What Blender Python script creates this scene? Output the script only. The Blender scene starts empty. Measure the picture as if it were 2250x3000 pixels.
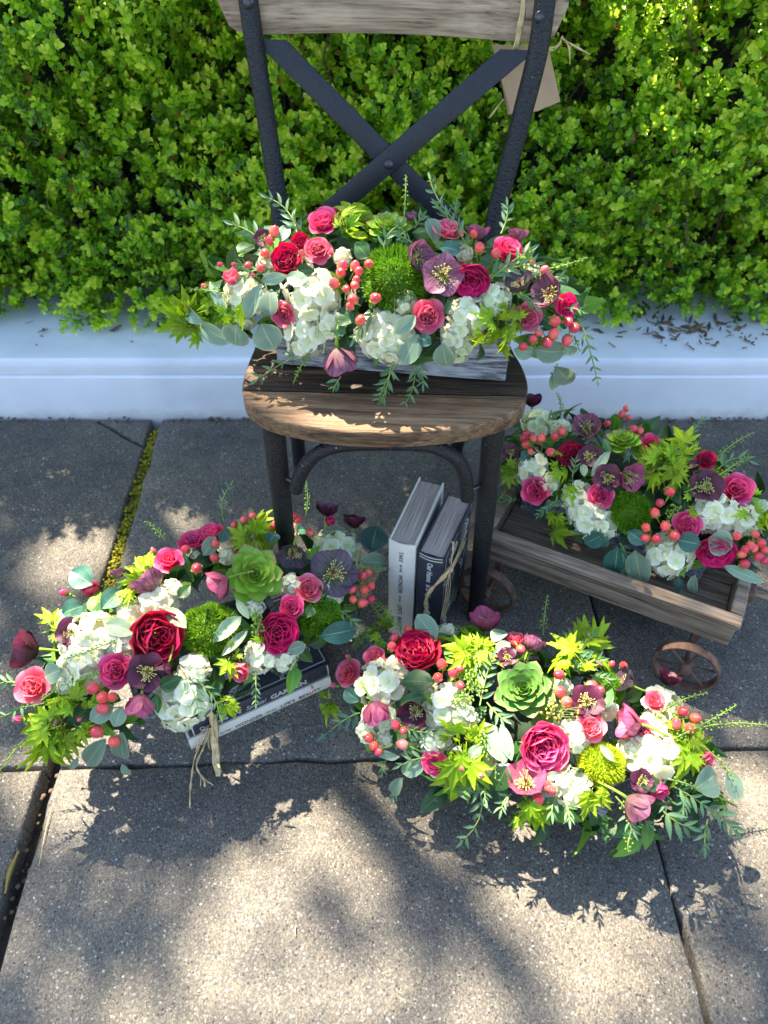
import bpy, math, random
import numpy as np
from mathutils import Matrix, Vector

# ------------------------------------------------------------------ camera, sky, sun, exposure
scene = bpy.context.scene
F = 2166.0
PITCH = math.radians(44.7)
CAM = Vector((0, 0, 1.05))
cam_data = bpy.data.cameras.new('camera')
cam = bpy.data.objects.new('camera', cam_data)
scene.collection.objects.link(cam)
cam.location = CAM
cam.rotation_euler = (math.pi / 2 - PITCH, 0, 0)
cam_data.sensor_fit = 'VERTICAL'
cam_data.sensor_height = 36
cam_data.lens = 26
cam_data.clip_start = 0.02
cam_data.clip_end = 200
cam_data.dof.use_dof = True
cam_data.dof.focus_distance = 1.07
cam_data.dof.aperture_fstop = 4.5
scene.camera = cam

SHX, SHY = 0.35, -0.45                       # shadow offset per metre of height
sdir = Vector((-SHX, -SHY, 1)).normalized()  # towards the sun
world = bpy.data.worlds.new("World")
scene.world = world
world.use_nodes = True
wn = world.node_tree
bg = wn.nodes['Background']
sky = wn.nodes.new('ShaderNodeTexSky')
sky.sky_type = 'NISHITA'
sky.sun_disc = False
sky.sun_elevation = math.asin(sdir.z)
sky.sun_rotation = math.atan2(sdir.x, sdir.y)
wn.links.new(sky.outputs[0], bg.inputs[0])
bg.inputs[1].default_value = 0.11
sun_data = bpy.data.lights.new('sun', 'SUN')
sun_data.energy = 5.0
sun_data.angle = math.radians(0.53)
sun_data.color = (1.0, 0.89, 0.72)
sun = bpy.data.objects.new('sun', sun_data)
scene.collection.objects.link(sun)
sun.rotation_euler = sdir.to_track_quat('Z', 'Y').to_euler()
sun.location = (-2, 3, 6)
scene.view_settings.view_transform = 'Standard'
scene.view_settings.look = 'None'
scene.view_settings.gamma = 1
scene.view_settings.use_curve_mapping = False
scene.view_settings.exposure = 2.3

# ------------------------------------------------------------------ helpers
RNG = random.Random(7)
NR = np.random.default_rng(7)
col = scene.collection
sp, cp = math.sin(PITCH), math.cos(PITCH)
RIGHT, UPV = Vector((1, 0, 0)), Vector((0, sp, cp))
K = 2250 / 1659.0                            # overview pixels -> photo pixels


def ray(u, v):
    a, b = (u - 1125) / F, (1500 - v) / F
    return Vector((a, cp + b * sp, -sp + b * cp)).normalized()


def on_z(u, v, z):
    d = ray(u, v)
    return CAM + d * ((z - CAM.z) / d.z)


def on_y(u, v, y):
    d = ray(u, v)
    return CAM + d * (y / d.y)


def on_plane(u, v, p0, n):
    d = ray(u, v)
    return CAM + d * ((p0 - CAM).dot(n) / d.dot(n))


def dz(u, v, z):
    return on_z(u * K, v * K, z)


def dy(u, v, y):
    return on_y(u * K, v * K, y)


def depth(p):
    return p.y * cp + (CAM.z - p.z) * sp


def lin(r, g, b):
    return tuple(((c / 255) / 12.92 if c / 255 <= .04045 else ((c / 255 + .055) / 1.055) ** 2.4) for c in (r, g, b)) + (1,)


WM = {}


def link(name, data, parent=None, M=None):
    o = bpy.data.objects.new(name, data)
    col.objects.link(o)
    M = M if M is not None else Matrix.Identity(4)
    WM[o] = M
    if parent is not None:
        o.parent = parent
        o.matrix_basis = WM[parent].inverted() @ M
    else:
        o.matrix_basis = M
    return o


def root(name, loc, label, cat, group=None):
    o = link(name, None, None, Matrix.Translation(Vector(loc)))
    o['label'] = label
    o['category'] = cat
    if group:
        o['group'] = group
    return o


class MB:
    def __init__(s):
        s.v, s.f, s.uv = [], [], []

    def add(s, verts, faces, uv=None):
        o = len(s.v)
        s.v += [tuple(p) for p in verts]
        s.f += [tuple(i + o for i in f) for f in faces]
        s.uv += list(uv) if uv else [(0.5, 0.5)] * len(verts)

    def box(s, c, sx, sy, sz, R=None, bev=0.0):
        c = Vector(c)
        h = Vector((sx / 2, sy / 2, sz / 2))
        b = min(bev, h.x * .9, h.y * .9, h.z * .9)
        pts, faces = [], []
        if b <= 0:
            for z in (-1, 1):
                for y in (-1, 1):
                    for x in (-1, 1):
                        pts.append(Vector((x * h.x, y * h.y, z * h.z)))
            faces = [(0, 2, 3, 1), (4, 5, 7, 6), (0, 1, 5, 4), (2, 6, 7, 3), (0, 4, 6, 2), (1, 3, 7, 5)]
        else:
            idx = {}
            for x in (-1, 1):
                for y in (-1, 1):
                    for z in (-1, 1):
                        for ax in range(3):
                            p = [x * (h.x - b), y * (h.y - b), z * (h.z - b)]
                            p[ax] = (x, y, z)[ax] * h[ax]
                            idx[(x, y, z, ax)] = len(pts)
                            pts.append(Vector(p))
            g = idx
            for ax in range(3):
                o1, o2 = [(1, 2), (2, 0), (0, 1)][ax]
                for sgn in (-1, 1):
                    q = []
                    for (a1, a2) in ((-1, -1), (1, -1), (1, 1), (-1, 1)):
                        t = [0, 0, 0]
                        t[ax], t[o1], t[o2] = sgn, a1, a2
                        q.append(g[(t[0], t[1], t[2], ax)])
                    faces.append(tuple(q) if sgn > 0 else tuple(q[::-1]))
                for s1 in (-1, 1):
                    for s2 in (-1, 1):
                        t1, t2 = [0, 0, 0], [0, 0, 0]
                        t1[ax], t1[o1], t1[o2] = -1, s1, s2
                        t2[ax], t2[o1], t2[o2] = 1, s1, s2
                        q = (g[(*t1, o1)], g[(*t2, o1)], g[(*t2, o2)], g[(*t1, o2)])
                        faces.append(q if s1 * s2 > 0 else q[::-1])
            for x in (-1, 1):
                for y in (-1, 1):
                    for z in (-1, 1):
                        q = tuple(g[(x, y, z, a)] for a in range(3))
                        faces.append(q if x * y * z > 0 else q[::-1])
        if R is not None:
            pts = [R @ p for p in pts]
        s.add([c + p for p in pts], faces)

    def tube(s, pts, r, n=8, caps=True, flat=1.0):
        pts = [Vector(p) for p in pts]
        rs = r if isinstance(r, (list, tuple)) else [r] * len(pts)
        verts, faces, uv = [], [], []
        ref = None
        for i, p in enumerate(pts):
            t = (pts[min(i + 1, len(pts) - 1)] - pts[max(i - 1, 0)])
            t = t.normalized() if t.length > 1e-9 else Vector((0, 0, 1))
            if ref is None:
                ref = t.orthogonal().normalized()
            ref = (ref - t * ref.dot(t))
            ref = ref.normalized() if ref.length > 1e-6 else t.orthogonal().normalized()
            b = t.cross(ref)
            for k in range(n):
                a = 2 * math.pi * k / n
                verts.append(p + ref * (math.cos(a) * rs[i]) + b * (math.sin(a) * rs[i] * flat))
                uv.append((k / n, i / max(1, len(pts) - 1)))
        for i in range(len(pts) - 1):
            for k in range(n):
                k2 = (k + 1) % n
                faces.append((i * n + k, i * n + k2, (i + 1) * n + k2, (i + 1) * n + k))
        if caps:
            faces.append(tuple(range(n - 1, -1, -1)))
            faces.append(tuple((len(pts) - 1) * n + k for k in range(n)))
        s.add(verts, faces, uv)

    def ball(s, c, r, nu=8, nv=6, sc=(1, 1, 1), R=None):
        c = Vector(c)
        verts, faces = [], []
        for j in range(1, nv):
            th = math.pi * j / nv
            for i in range(nu):
                ph = 2 * math.pi * i / nu
                p = Vector((math.sin(th) * math.cos(ph) * sc[0], math.sin(th) * math.sin(ph) * sc[1], math.cos(th) * sc[2])) * r
                verts.append(c + (R @ p if R else p))
        tp, bt = Vector((0, 0, r * sc[2])), Vector((0, 0, -r * sc[2]))
        verts += [c + (R @ tp if R else tp), c + (R @ bt if R else bt)]
        t, b = len(verts) - 2, len(verts) - 1
        for i in range(nu):
            faces.append((t, i, (i + 1) % nu))
            o = (nv - 2) * nu
            faces.append((b, o + (i + 1) % nu, o + i))
            for j in range(nv - 2):
                faces.append((j * nu + i, (j + 1) * nu + i, (j + 1) * nu + (i + 1) % nu, j * nu + (i + 1) % nu))
        s.add(verts, faces, [(0.5, 0.5)] * len(verts))

    def grid(s, P, uvs=None):
        """P: nv x nu array of points"""
        nv, nu = len(P), len(P[0])
        verts = [p for row in P for p in row]
        uv = [(i / (nu - 1), j / (nv - 1)) for j in range(nv) for i in range(nu)] if uvs is None else uvs
        faces = [(j * nu + i, j * nu + i + 1, (j + 1) * nu + i + 1, (j + 1) * nu + i) for j in range(nv - 1) for i in range(nu - 1)]
        s.add(verts, faces, uv)

    def prism(s, poly, z0, z1, bev=0.0):
        """poly: list of (x, y) counter-clockwise"""
        n = len(poly)
        P = [Vector((x, y, 0)) for x, y in poly]
        if bev > 0:
            inner = []
            for i in range(n):
                a, b, c = P[i - 1], P[i], P[(i + 1) % n]
                d1, d2 = (b - a).normalized(), (c - b).normalized()
                n1, n2 = Vector((-d1.y, d1.x, 0)), Vector((-d2.y, d2.x, 0))
                m = (n1 + n2)
                m = m.normalized() if m.length > 1e-6 else n1
                inner.append(b + m * (bev / max(.35, m.dot(n1))))
            rings = [[p + Vector((0, 0, z0)) for p in P], [p + Vector((0, 0, z1 - bev)) for p in P],
                     [p.lerp(q, .45) + Vector((0, 0, z1 - bev * .35)) for p, q in zip(P, inner)],
                     [p + Vector((0, 0, z1)) for p in inner]]
        else:
            rings = [[p + Vector((0, 0, z0)) for p in P], [p + Vector((0, 0, z1)) for p in P]]
        verts = [p for r in rings for p in r]
        faces = []
        for j in range(len(rings) - 1):
            for i in range(n):
                i2 = (i + 1) % n
                faces.append((j * n + i, j * n + i2, (j + 1) * n + i2, (j + 1) * n + i))
        faces.append(tuple((len(rings) - 1) * n + i for i in range(n)))
        faces.append(tuple(range(n - 1, -1, -1)))
        s.add(verts, faces)

    def mesh(s, name, mat, smooth=True, origin=None):
        me = bpy.data.meshes.new(name)
        v = s.v
        if origin is not None:
            v = [(p[0] - origin[0], p[1] - origin[1], p[2] - origin[2]) for p in v]
        me.from_pydata(v, [], s.f)
        ul = me.uv_layers.new(name='UVMap')
        li = np.empty(len(me.loops), dtype=np.int32)
        me.loops.foreach_get('vertex_index', li)
        ul.data.foreach_set('uv', np.array(s.uv, dtype=np.float32)[li].ravel())
        me.materials.append(mat)
        if smooth:
            me.polygons.foreach_set('use_smooth', [True] * len(me.polygons))
            if smooth == 'auto':
                me.set_sharp_from_angle(angle=math.radians(38))
        me.update()
        return me

    def obj(s, name, mat, parent=None, smooth='auto', loc=None):
        """vertices are in world space; origin at the parent's (or LOC)"""
        if parent is not None:
            M = Matrix.Translation(WM[parent].translation)
        else:
            M = Matrix.Translation(Vector(loc) if loc is not None else Vector((0, 0, 0)))
        return link(name, s.mesh(name, mat, smooth, M.translation), parent, M)


def frame(p, n, roll=0.0, s=1.0, up=None):
    """matrix with +Z along n at p"""
    n = Vector(n).normalized()
    x = (up.cross(n) if up is not None else n.orthogonal())
    if x.length < 1e-5:
        x = n.orthogonal()
    x.normalize()
    y = n.cross(x)
    R = Matrix((x, y, n)).transposed().to_4x4()
    return Matrix.Translation(p) @ R @ Matrix.Rotation(roll, 4, 'Z') @ Matrix.Scale(s, 4)


def clip_poly(poly, a, b, c):
    """keep a*x+b*y<=c"""
    out = []
    n = len(poly)
    for i in range(n):
        p, q = poly[i], poly[(i + 1) % n]
        dp, dq = a * p[0] + b * p[1] - c, a * q[0] + b * q[1] - c
        if dp <= 0:
            out.append(p)
        if dp * dq < 0:
            t = dp / (dp - dq)
            out.append((p[0] + (q[0] - p[0]) * t, p[1] + (q[1] - p[1]) * t))
    return out


# ------------------------------------------------------------------ materials
def new_mat(name):
    m = bpy.data.materials.new(name)
    m.use_nodes = True
    nt = m.node_tree
    b = nt.nodes['Principled BSDF']
    return m, nt, b


def nd(nt, t, **kw):
    n = nt.nodes.new(t)
    for k, v in kw.items():
        if k in n.inputs and not hasattr(n, k):
            n.inputs[k].default_value = v
        else:
            try:
                setattr(n, k, v)
            except Exception:
                n.inputs[k].default_value = v
    return n


def ramp(nt, fac, stops, interp='LINEAR'):
    r = nt.nodes.new('ShaderNodeValToRGB')
    r.color_ramp.interpolation = interp
    el = r.color_ramp.elements
    while len(el) < len(stops):
        el.new(.5)
    for e, (p, c) in zip(el, stops):
        e.position = p
        e.color = c if len(c) == 4 else (*c, 1)
    nt.links.new(fac, r.inputs[0])
    return r.outputs[0]


def mixc(nt, fac, a, b, mode='MIX'):
    m = nt.nodes.new('ShaderNodeMix')
    m.data_type = 'RGBA'
    m.blend_type = mode
    for s, x in ((0, fac), (6, a), (7, b)):
        if isinstance(x, bpy.types.NodeSocket):
            nt.links.new(x, m.inputs[s])
        else:
            m.inputs[s].default_value = x
    return m.outputs[2]


def mth(nt, op, a, b=0.0):
    m = nt.nodes.new('ShaderNodeMath')
    m.operation = op
    for s, x in ((0, a), (1, b)):
        if isinstance(x, bpy.types.NodeSocket):
            nt.links.new(x, m.inputs[s])
        else:
            m.inputs[s].default_value = x
    return m.outputs[0]


def coords(nt, kind='Object', scale=(1, 1, 1), rot=(0, 0, 0)):
    tc = nt.nodes.new('ShaderNodeTexCoord')
    mp = nt.nodes.new('ShaderNodeMapping')
    mp.inputs['Scale'].default_value = scale
    mp.inputs['Rotation'].default_value = rot
    nt.links.new(tc.outputs[kind], mp.inputs[0])
    return mp.outputs[0]


def noise(nt, vec, scale, detail=4, rough=.55, dist=0.0):
    n = nd(nt, 'ShaderNodeTexNoise')
    n.inputs['Scale'].default_value = scale
    n.inputs['Detail'].default_value = detail
    n.inputs['Roughness'].default_value = rough
    n.inputs['Distortion'].default_value = dist
    nt.links.new(vec, n.inputs['Vector'])
    return n.outputs['Fac']


def bump(nt, b, h, strength=.4, distance=.002):
    bp = nt.nodes.new('ShaderNodeBump')
    bp.inputs['Strength'].default_value = strength
    bp.inputs['Distance'].default_value = distance
    nt.links.new(h, bp.inputs['Height'])
    nt.links.new(bp.outputs[0], b.inputs['Normal'])


def translucent(nt, b, colour, fac):
    out = nt.nodes['Material Output']
    t = nt.nodes.new('ShaderNodeBsdfTranslucent')
    if isinstance(colour, bpy.types.NodeSocket):
        nt.links.new(colour, t.inputs[0])
    else:
        t.inputs[0].default_value = colour
    mx = nt.nodes.new('ShaderNodeMixShader')
    mx.inputs[0].default_value = fac
    nt.links.new(b.outputs[0], mx.inputs[1])
    nt.links.new(t.outputs[0], mx.inputs[2])
    nt.links.new(mx.outputs[0], out.inputs[0])


def plant_mat(name, c0, c1, rough=.5, transl=.25, veins=0.0, vein_c=None, spots=0.0, spec=.4, var=.12, edge=None, sheen=0.0, rib=None):
    """c0 at the base of the petal or leaf, c1 at its tip (UV y); veins run with the petal, edge = margin colour"""
    m, nt, b = new_mat(name)
    tc = nt.nodes.new('ShaderNodeTexCoord')
    sep = nt.nodes.new('ShaderNodeSeparateXYZ')
    nt.links.new(tc.outputs['UV'], sep.inputs[0])
    c = ramp(nt, sep.outputs[1], [(0.05, c0), (.85, c1)])
    oi = nt.nodes.new('ShaderNodeObjectInfo')
    ob = coords(nt)
    n1 = noise(nt, ob, 60 if spots == 0 else 90, 3)
    if spots:
        c = mixc(nt, mth(nt, 'MULTIPLY', n1, spots), c, tuple(x * .45 for x in c0[:3]) + (1,))
    if edge is not None:
        e = mth(nt, 'ABSOLUTE', mth(nt, 'SUBTRACT', sep.outputs[0], .5))
        e2 = mth(nt, 'MAXIMUM', mth(nt, 'MULTIPLY', e, 2.0), sep.outputs[1])
        ef = ramp(nt, e2, [(.86, (0, 0, 0)), (1.0, (1, 1, 1))])
        c = mixc(nt, ef, c, edge)
    if veins:
        comb = nt.nodes.new('ShaderNodeCombineXYZ')
        nt.links.new(mth(nt, 'MULTIPLY', sep.outputs[0], 16.0), comb.inputs[0])
        nt.links.new(mth(nt, 'MULTIPLY', sep.outputs[1], 1.6), comb.inputs[1])
        vn = noise(nt, comb.outputs[0], 1.0, 2)
        vf = ramp(nt, vn, [(.42, (1, 1, 1)), (.56, (0, 0, 0))])
        c = mixc(nt, mth(nt, 'MULTIPLY', vf, veins), c, vein_c)
    if rib is not None:
        rf = ramp(nt, mth(nt, 'ABSOLUTE', mth(nt, 'SUBTRACT', sep.outputs[0], .5)), [(.012, (.8, .8, .8)), (.03, (0, 0, 0))])
        c = mixc(nt, rf, c, rib)
    hv = nt.nodes.new('ShaderNodeHueSaturation')
    nt.links.new(c, hv.inputs['Color'])
    v = mth(nt, 'ADD', mth(nt, 'MULTIPLY', oi.outputs['Random'], var * 2), 1 - var)
    v2 = mth(nt, 'MULTIPLY', v, mth(nt, 'ADD', mth(nt, 'MULTIPLY', n1, .3), .85))
    nt.links.new(v2, hv.inputs['Value'])
    nt.links.new(mth(nt, 'ADD', mth(nt, 'MULTIPLY', oi.outputs['Random'], .018), .491), hv.inputs['Hue'])
    nt.links.new(hv.outputs[0], b.inputs['Base Color'])
    b.inputs['Roughness'].default_value = rough
    b.inputs['Specular IOR Level'].default_value = spec
    if sheen:
        b.inputs['Sheen Weight'].default_value = sheen
    nb = noise(nt, ob, 260, 2)
    bump(nt, b, nb, .25, .0008)
    if transl:
        translucent(nt, b, hv.outputs[0], transl)
    return m


def plain_mat(name, c, rough=.5, metal=0.0, nscale=40, nvar=.25, bumps=.2, bdist=.001, bscale=200, spec=.5, dark=None):
    m, nt, b = new_mat(name)
    ob = coords(nt)
    n1 = noise(nt, ob, nscale, 5)
    d = dark or tuple(x * (1 - nvar * 1.6) for x in c[:3]) + (1,)
    li = tuple(min(1, x * (1 + nvar)) for x in c[:3]) + (1,)
    nt.links.new(ramp(nt, n1, [(.3, d), (.5, c), (.72, li)]), b.inputs['Base Color'])
    b.inputs['Roughness'].default_value = rough
    b.inputs['Metallic'].default_value = metal
    b.inputs['Specular IOR Level'].default_value = spec
    if bumps:
        bump(nt, b, noise(nt, ob, bscale, 3), bumps, bdist)
    return m


def wood_mat(name, stops, ang=0.0, scale=1.0, rough=.6, wear=None, grain=1.0, bumps=.5, axis='X', spec=.3):
    """weathered timber, grain along X turned by ANG about Z (or about Y for axis 'Y')"""
    m, nt, b = new_mat(name)
    rot = (0, 0, -ang)
    tc = nt.nodes.new('ShaderNodeTexCoord')
    oi = nt.nodes.new('ShaderNodeObjectInfo')
    add = nt.nodes.new('ShaderNodeVectorMath')
    add.operation = 'ADD'
    nt.links.new(tc.outputs['Object'], add.inputs[0])
    cb = nt.nodes.new('ShaderNodeCombineXYZ')
    for i in range(3):
        nt.links.new(mth(nt, 'MULTIPLY', oi.outputs['Random'], (.7, .31, .53)[i]), cb.inputs[i])
    nt.links.new(cb.outputs[0], add.inputs[1])
    mp = nt.nodes.new('ShaderNodeMapping')
    mp.inputs['Rotation'].default_value = rot
    nt.links.new(add.outputs[0], mp.inputs[0])
    m2 = nt.nodes.new('ShaderNodeMapping')
    m2.inputs['Scale'].default_value = (4 * scale, 60 * scale, 60 * scale) if axis == 'X' else (60 * scale, 60 * scale, 4 * scale)
    nt.links.new(mp.outputs[0], m2.inputs[0])
    g = noise(nt, m2.outputs[0], 1.0, 6, .6, .6)
    m3 = nt.nodes.new('ShaderNodeMapping')
    m3.inputs['Scale'].default_value = (12 * scale, 320 * scale, 320 * scale) if axis == 'X' else (320 * scale, 320 * scale, 12 * scale)
    nt.links.new(mp.outputs[0], m3.inputs[0])
    fgr = noise(nt, m3.outputs[0], 1.0, 3, .6)
    f = mth(nt, 'ADD', mth(nt, 'MULTIPLY', g, .52), mth(nt, 'MULTIPLY', fgr, .48))
    c = ramp(nt, f, stops)
    crk = ramp(nt, fgr, [(.30, (1, 1, 1)), (.37, (0, 0, 0))])
    c = mixc(nt, mth(nt, 'MULTIPLY', crk, .65), c, tuple(x * .5 for x in stops[0][1][:3]) + (1,))
    blot = noise(nt, mp.outputs[0], 9 * scale, 4)
    c = mixc(nt, mth(nt, 'MULTIPLY', ramp(nt, blot, [(.35, (0, 0, 0)), (.7, (1, 1, 1))]), .45), c, stops[0][1])
    if wear is not None:
        wv = ramp(nt, noise(nt, m2.outputs[0], .6, 5, .65, .4), [(.55, (0, 0, 0)), (.68, (1, 1, 1))])
        c = mixc(nt, mth(nt, 'MULTIPLY', wv, .8), c, wear)
    nt.links.new(c, b.inputs['Base Color'])
    b.inputs['Roughness'].default_value = rough
    b.inputs['Specular IOR Level'].default_value = spec
    bump(nt, b, f, bumps, .0022 * grain)
    return m


def concrete_mat():
    m, nt, b = new_mat('exposed_aggregate_concrete')
    ob = coords(nt)
    # warp slightly so that no grain repeats
    def vor(scale, rnd=1.0):
        v = nt.nodes.new('ShaderNodeTexVoronoi')
        v.inputs['Scale'].default_value = scale
        v.inputs['Randomness'].default_value = rnd
        nt.links.new(ob, v.inputs['Vector'])
        return v
    v1, v2 = vor(270), vor(560)
    sepc = nt.nodes.new('ShaderNodeSeparateColor')
    nt.links.new(v1.outputs['Color'], sepc.inputs[0])
    stone = ramp(nt, sepc.outputs[0], [(0, (.06, .058, .06)), (.13, (.12, .112, .104)), (.30, (.185, .165, .138)), (.52, (.24, .21, .165)),
                                       (.7, (.165, .152, .138)), (.82, (.30, .215, .145)), (.92, (.42, .40, .355)), (.98, (.60, .585, .55))], 'CONSTANT')
    sep2 = nt.nodes.new('ShaderNodeSeparateColor')
    nt.links.new(v2.outputs['Color'], sep2.inputs[0])
    sand = ramp(nt, sep2.outputs[1], [(0, (.13, .12, .105)), (.4, (.195, .178, .148)), (.75, (.25, .225, .182)), (.95, (.37, .345, .29))], 'CONSTANT')
    edge = ramp(nt, v1.outputs['Distance'], [(.0, (1, 1, 1)), (.42, (1, 1, 1)), (.56, (0, 0, 0))])
    pick = ramp(nt, sepc.outputs[2], [(.0, (1, 1, 1)), (.62, (0, 0, 0))], 'CONSTANT')
    c = mixc(nt, mth(nt, 'MULTIPLY', edge, pick), sand, stone)
    big = noise(nt, ob, 3.2, 6, .6)
    mid = noise(nt, ob, 22, 5, .6)
    c = mixc(nt, 1.0, c, mixc(nt, 1.0, c, ramp(nt, big, [(.32, (.44, .45, .47)), (.5, (.64, .63, .62)), (.68, (.82, .79, .72))]), 'MULTIPLY'))
    c = mixc(nt, .6, c, mixc(nt, 1.0, c, ramp(nt, mid, [(.34, (.72, .72, .74)), (.62, (1.15, 1.13, 1.08))]), 'MULTIPLY'))
    nt.links.new(c, b.inputs['Base Color'])
    b.inputs['Roughness'].default_value = .78
    b.inputs['Specular IOR Level'].default_value = .35
    h = mth(nt, 'ADD', mth(nt, 'MULTIPLY', v1.outputs['Distance'], -1.0), mth(nt, 'MULTIPLY', mid, .6))
    bump(nt, b, h, .45, .0022)
    return m


MAT = {}
G = lin
MAT['concrete'] = concrete_mat()
MAT['soil'] = plain_mat('joint_soil', (.035, .03, .022, 1), .95, nscale=60, nvar=.4, bumps=.8, bdist=.006, bscale=120)
MAT['moss'] = plain_mat('moss', (.24, .22, .008, 1), .9, nscale=70, nvar=.5, bumps=.8, bdist=.004, bscale=400, dark=(.04, .04, .012, 1))
MAT['white_paint'] = plain_mat('white_masonry_paint', (.76, .77, .79, 1), .6, nscale=7, nvar=.06, bumps=.25, bdist=.002, bscale=60)
def dirty_wall(m):
    nt = m.node_tree
    b = nt.nodes['Principled BSDF']
    src = b.inputs['Base Color'].links[0].from_socket
    ob = coords(nt)
    sep = nt.nodes.new('ShaderNodeSeparateXYZ')
    nt.links.new(ob, sep.inputs[0])
    low = ramp(nt, mth(nt, 'ADD', sep.outputs[2], mth(nt, 'MULTIPLY', noise(nt, ob, 26, 5, .7), .05)), [(.026, (1, 1, 1)), (.052, (0, 0, 0))])
    c = mixc(nt, mth(nt, 'MULTIPLY', low, .45), src, (.30, .27, .23, 1))
    sp_ = ramp(nt, noise(nt, ob, 130, 3, .7), [(.69, (0, 0, 0)), (.74, (1, 1, 1))])
    c = mixc(nt, mth(nt, 'MULTIPLY', sp_, .35), c, (.40, .38, .34, 1))
    nt.links.new(c, b.inputs['Base Color'])


dirty_wall(MAT['white_paint'])
MAT['metal'] = plain_mat('black_hammered_metal', (.010, .0105, .012, 1), .40, .0, nscale=60, nvar=.25, bumps=.9, bdist=.0030, bscale=300, spec=.45)
def chipped(m):
    nt = m.node_tree
    b = nt.nodes['Principled BSDF']
    src = b.inputs['Base Color'].links[0].from_socket
    f = ramp(nt, noise(nt, coords(nt), 75, 3, .6), [(.735, (0, 0, 0)), (.75, (1, 1, 1))])
    nt.links.new(mixc(nt, f, src, (.30, .27, .24, 1)), b.inputs['Base Color'])


chipped(MAT['metal'])
MAT['bar'] = plain_mat('black_flat_bar', (.013, .014, .018, 1), .5, .0, nscale=260, nvar=.3, bumps=.5, bdist=.0012, bscale=450, spec=.45)
MAT['rivet'] = plain_mat('worn_rivet', (.06, .06, .065, 1), .35, .5, nscale=220, nvar=.7, bumps=.4, bscale=300)
MAT['seat'] = wood_mat('stained_seat_wood', [(.30, (.010, .006, .004, 1)), (.47, (.032, .018, .010, 1)), (.60, (.095, .054, .028, 1)), (.76, (.24, .145, .075, 1))],
                       math.radians(-4), 1.5, .55, wear=(.20, .115, .06, 1), grain=1.4, bumps=.9)
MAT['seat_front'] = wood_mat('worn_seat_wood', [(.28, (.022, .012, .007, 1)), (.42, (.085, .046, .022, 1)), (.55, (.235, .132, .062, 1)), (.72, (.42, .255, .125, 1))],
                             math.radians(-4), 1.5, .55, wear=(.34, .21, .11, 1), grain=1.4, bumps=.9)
MAT['rail'] = wood_mat('grey_brown_rail_wood', [(.3, (.09, .058, .036, 1)), (.42, (.32, .225, .14, 1)), (.55, (.58, .43, .28, 1)), (.74, (.74, .59, .42, 1))],
                       math.radians(-6), .8, .5, bumps=.4)
MAT['wagon'] = wood_mat('weathered_wagon_wood', [(.28, (.05, .034, .022, 1)), (.42, (.18, .122, .078, 1)), (.55, (.37, .275, .185, 1)), (.74, (.55, .46, .35, 1))],
                        math.radians(-27), .9, .75, bumps=.6)
MAT['box'] = {}
MAT['rust'] = plain_mat('rusty_iron', (.17, .095, .062, 1), .7, .25, nscale=45, nvar=.45, bumps=.5, bdist=.0015, bscale=220)
MAT['kraft'] = plain_mat('kraft_card', (.50, .335, .195, 1), .8, nscale=30, nvar=.1, bumps=.3, bdist=.0006, bscale=200)
MAT['raffia'] = plain_mat('raffia', (.66, .47, .23, 1), .6, nscale=90, nvar=.25, bumps=.4, bdist=.0008, bscale=300)
MAT['navy'] = plain_mat('navy_book_cloth', (.032, .032, .044, 1), .55, nscale=120, nvar=.2, bumps=.35, bdist=.0005, bscale=900)
MAT['cream'] = plain_mat('cream_book_board', (.72, .66, .56, 1), .6, nscale=12, nvar=.1, bumps=.2, bdist=.0005, bscale=500)
MAT['print_white'] = plain_mat('cream_print', (.54, .52, .46, 1), .6, nscale=60, nvar=.08, bumps=0)
MAT['print_black'] = plain_mat('black_print', (.03, .03, .035, 1), .6, nscale=60, nvar=.1, bumps=0)
MAT['twig'] = plain_mat('twig_bark', (.10, .065, .04, 1), .85, nscale=80, nvar=.4, bumps=.5, bscale=200)
MAT['litter'] = plain_mat('dead_leaf', (.13, .075, .04, 1), .8, nscale=50, nvar=.5, bumps=.3)
MAT['dry_leaf'] = plant_mat('dry_leaf', (.45, .20, .05, 1), (.30, .32, .06, 1), .5, .15)
MAT['foam'] = plain_mat('wet_floral_foam', (.018, .035, .014, 1), .9, nscale=60, nvar=.4, bumps=.5, bscale=200)
MAT['stem'] = plain_mat('green_stem', (.20, .27, .05, 1), .5, nscale=60, nvar=.3, bumps=0)
MAT['brown_stem'] = plain_mat('brown_stem', (.16, .10, .055, 1), .6, nscale=60, nvar=.3, bumps=0)


def pages_mat():
    m, nt, b = new_mat('page_edges')
    v = coords(nt, 'UV', (55, 1.2, 1))
    n1 = noise(nt, v, 1.0, 4, .7)
    nt.links.new(ramp(nt, n1, [(.38, (.10, .07, .05)), (.46, (.36, .27, .20)), (.56, (.62, .50, .40)), (.7, (.74, .62, .51))]), b.inputs['Base Color'])
    b.inputs['Roughness'].default_value = .8
    bump(nt, b, n1, .7, .0016)
    return m


MAT['pages'] = pages_mat()


def box_mat(ang):
    return wood_mat('whitewashed_planter_wood', [(.32, (.04, .04, .045, 1)), (.44, (.13, .13, .14, 1)), (.54, (.38, .38, .40, 1)), (.70, (.68, .68, .69, 1))],
                    ang, .75, .6, bumps=.9, grain=1.1)


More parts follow.
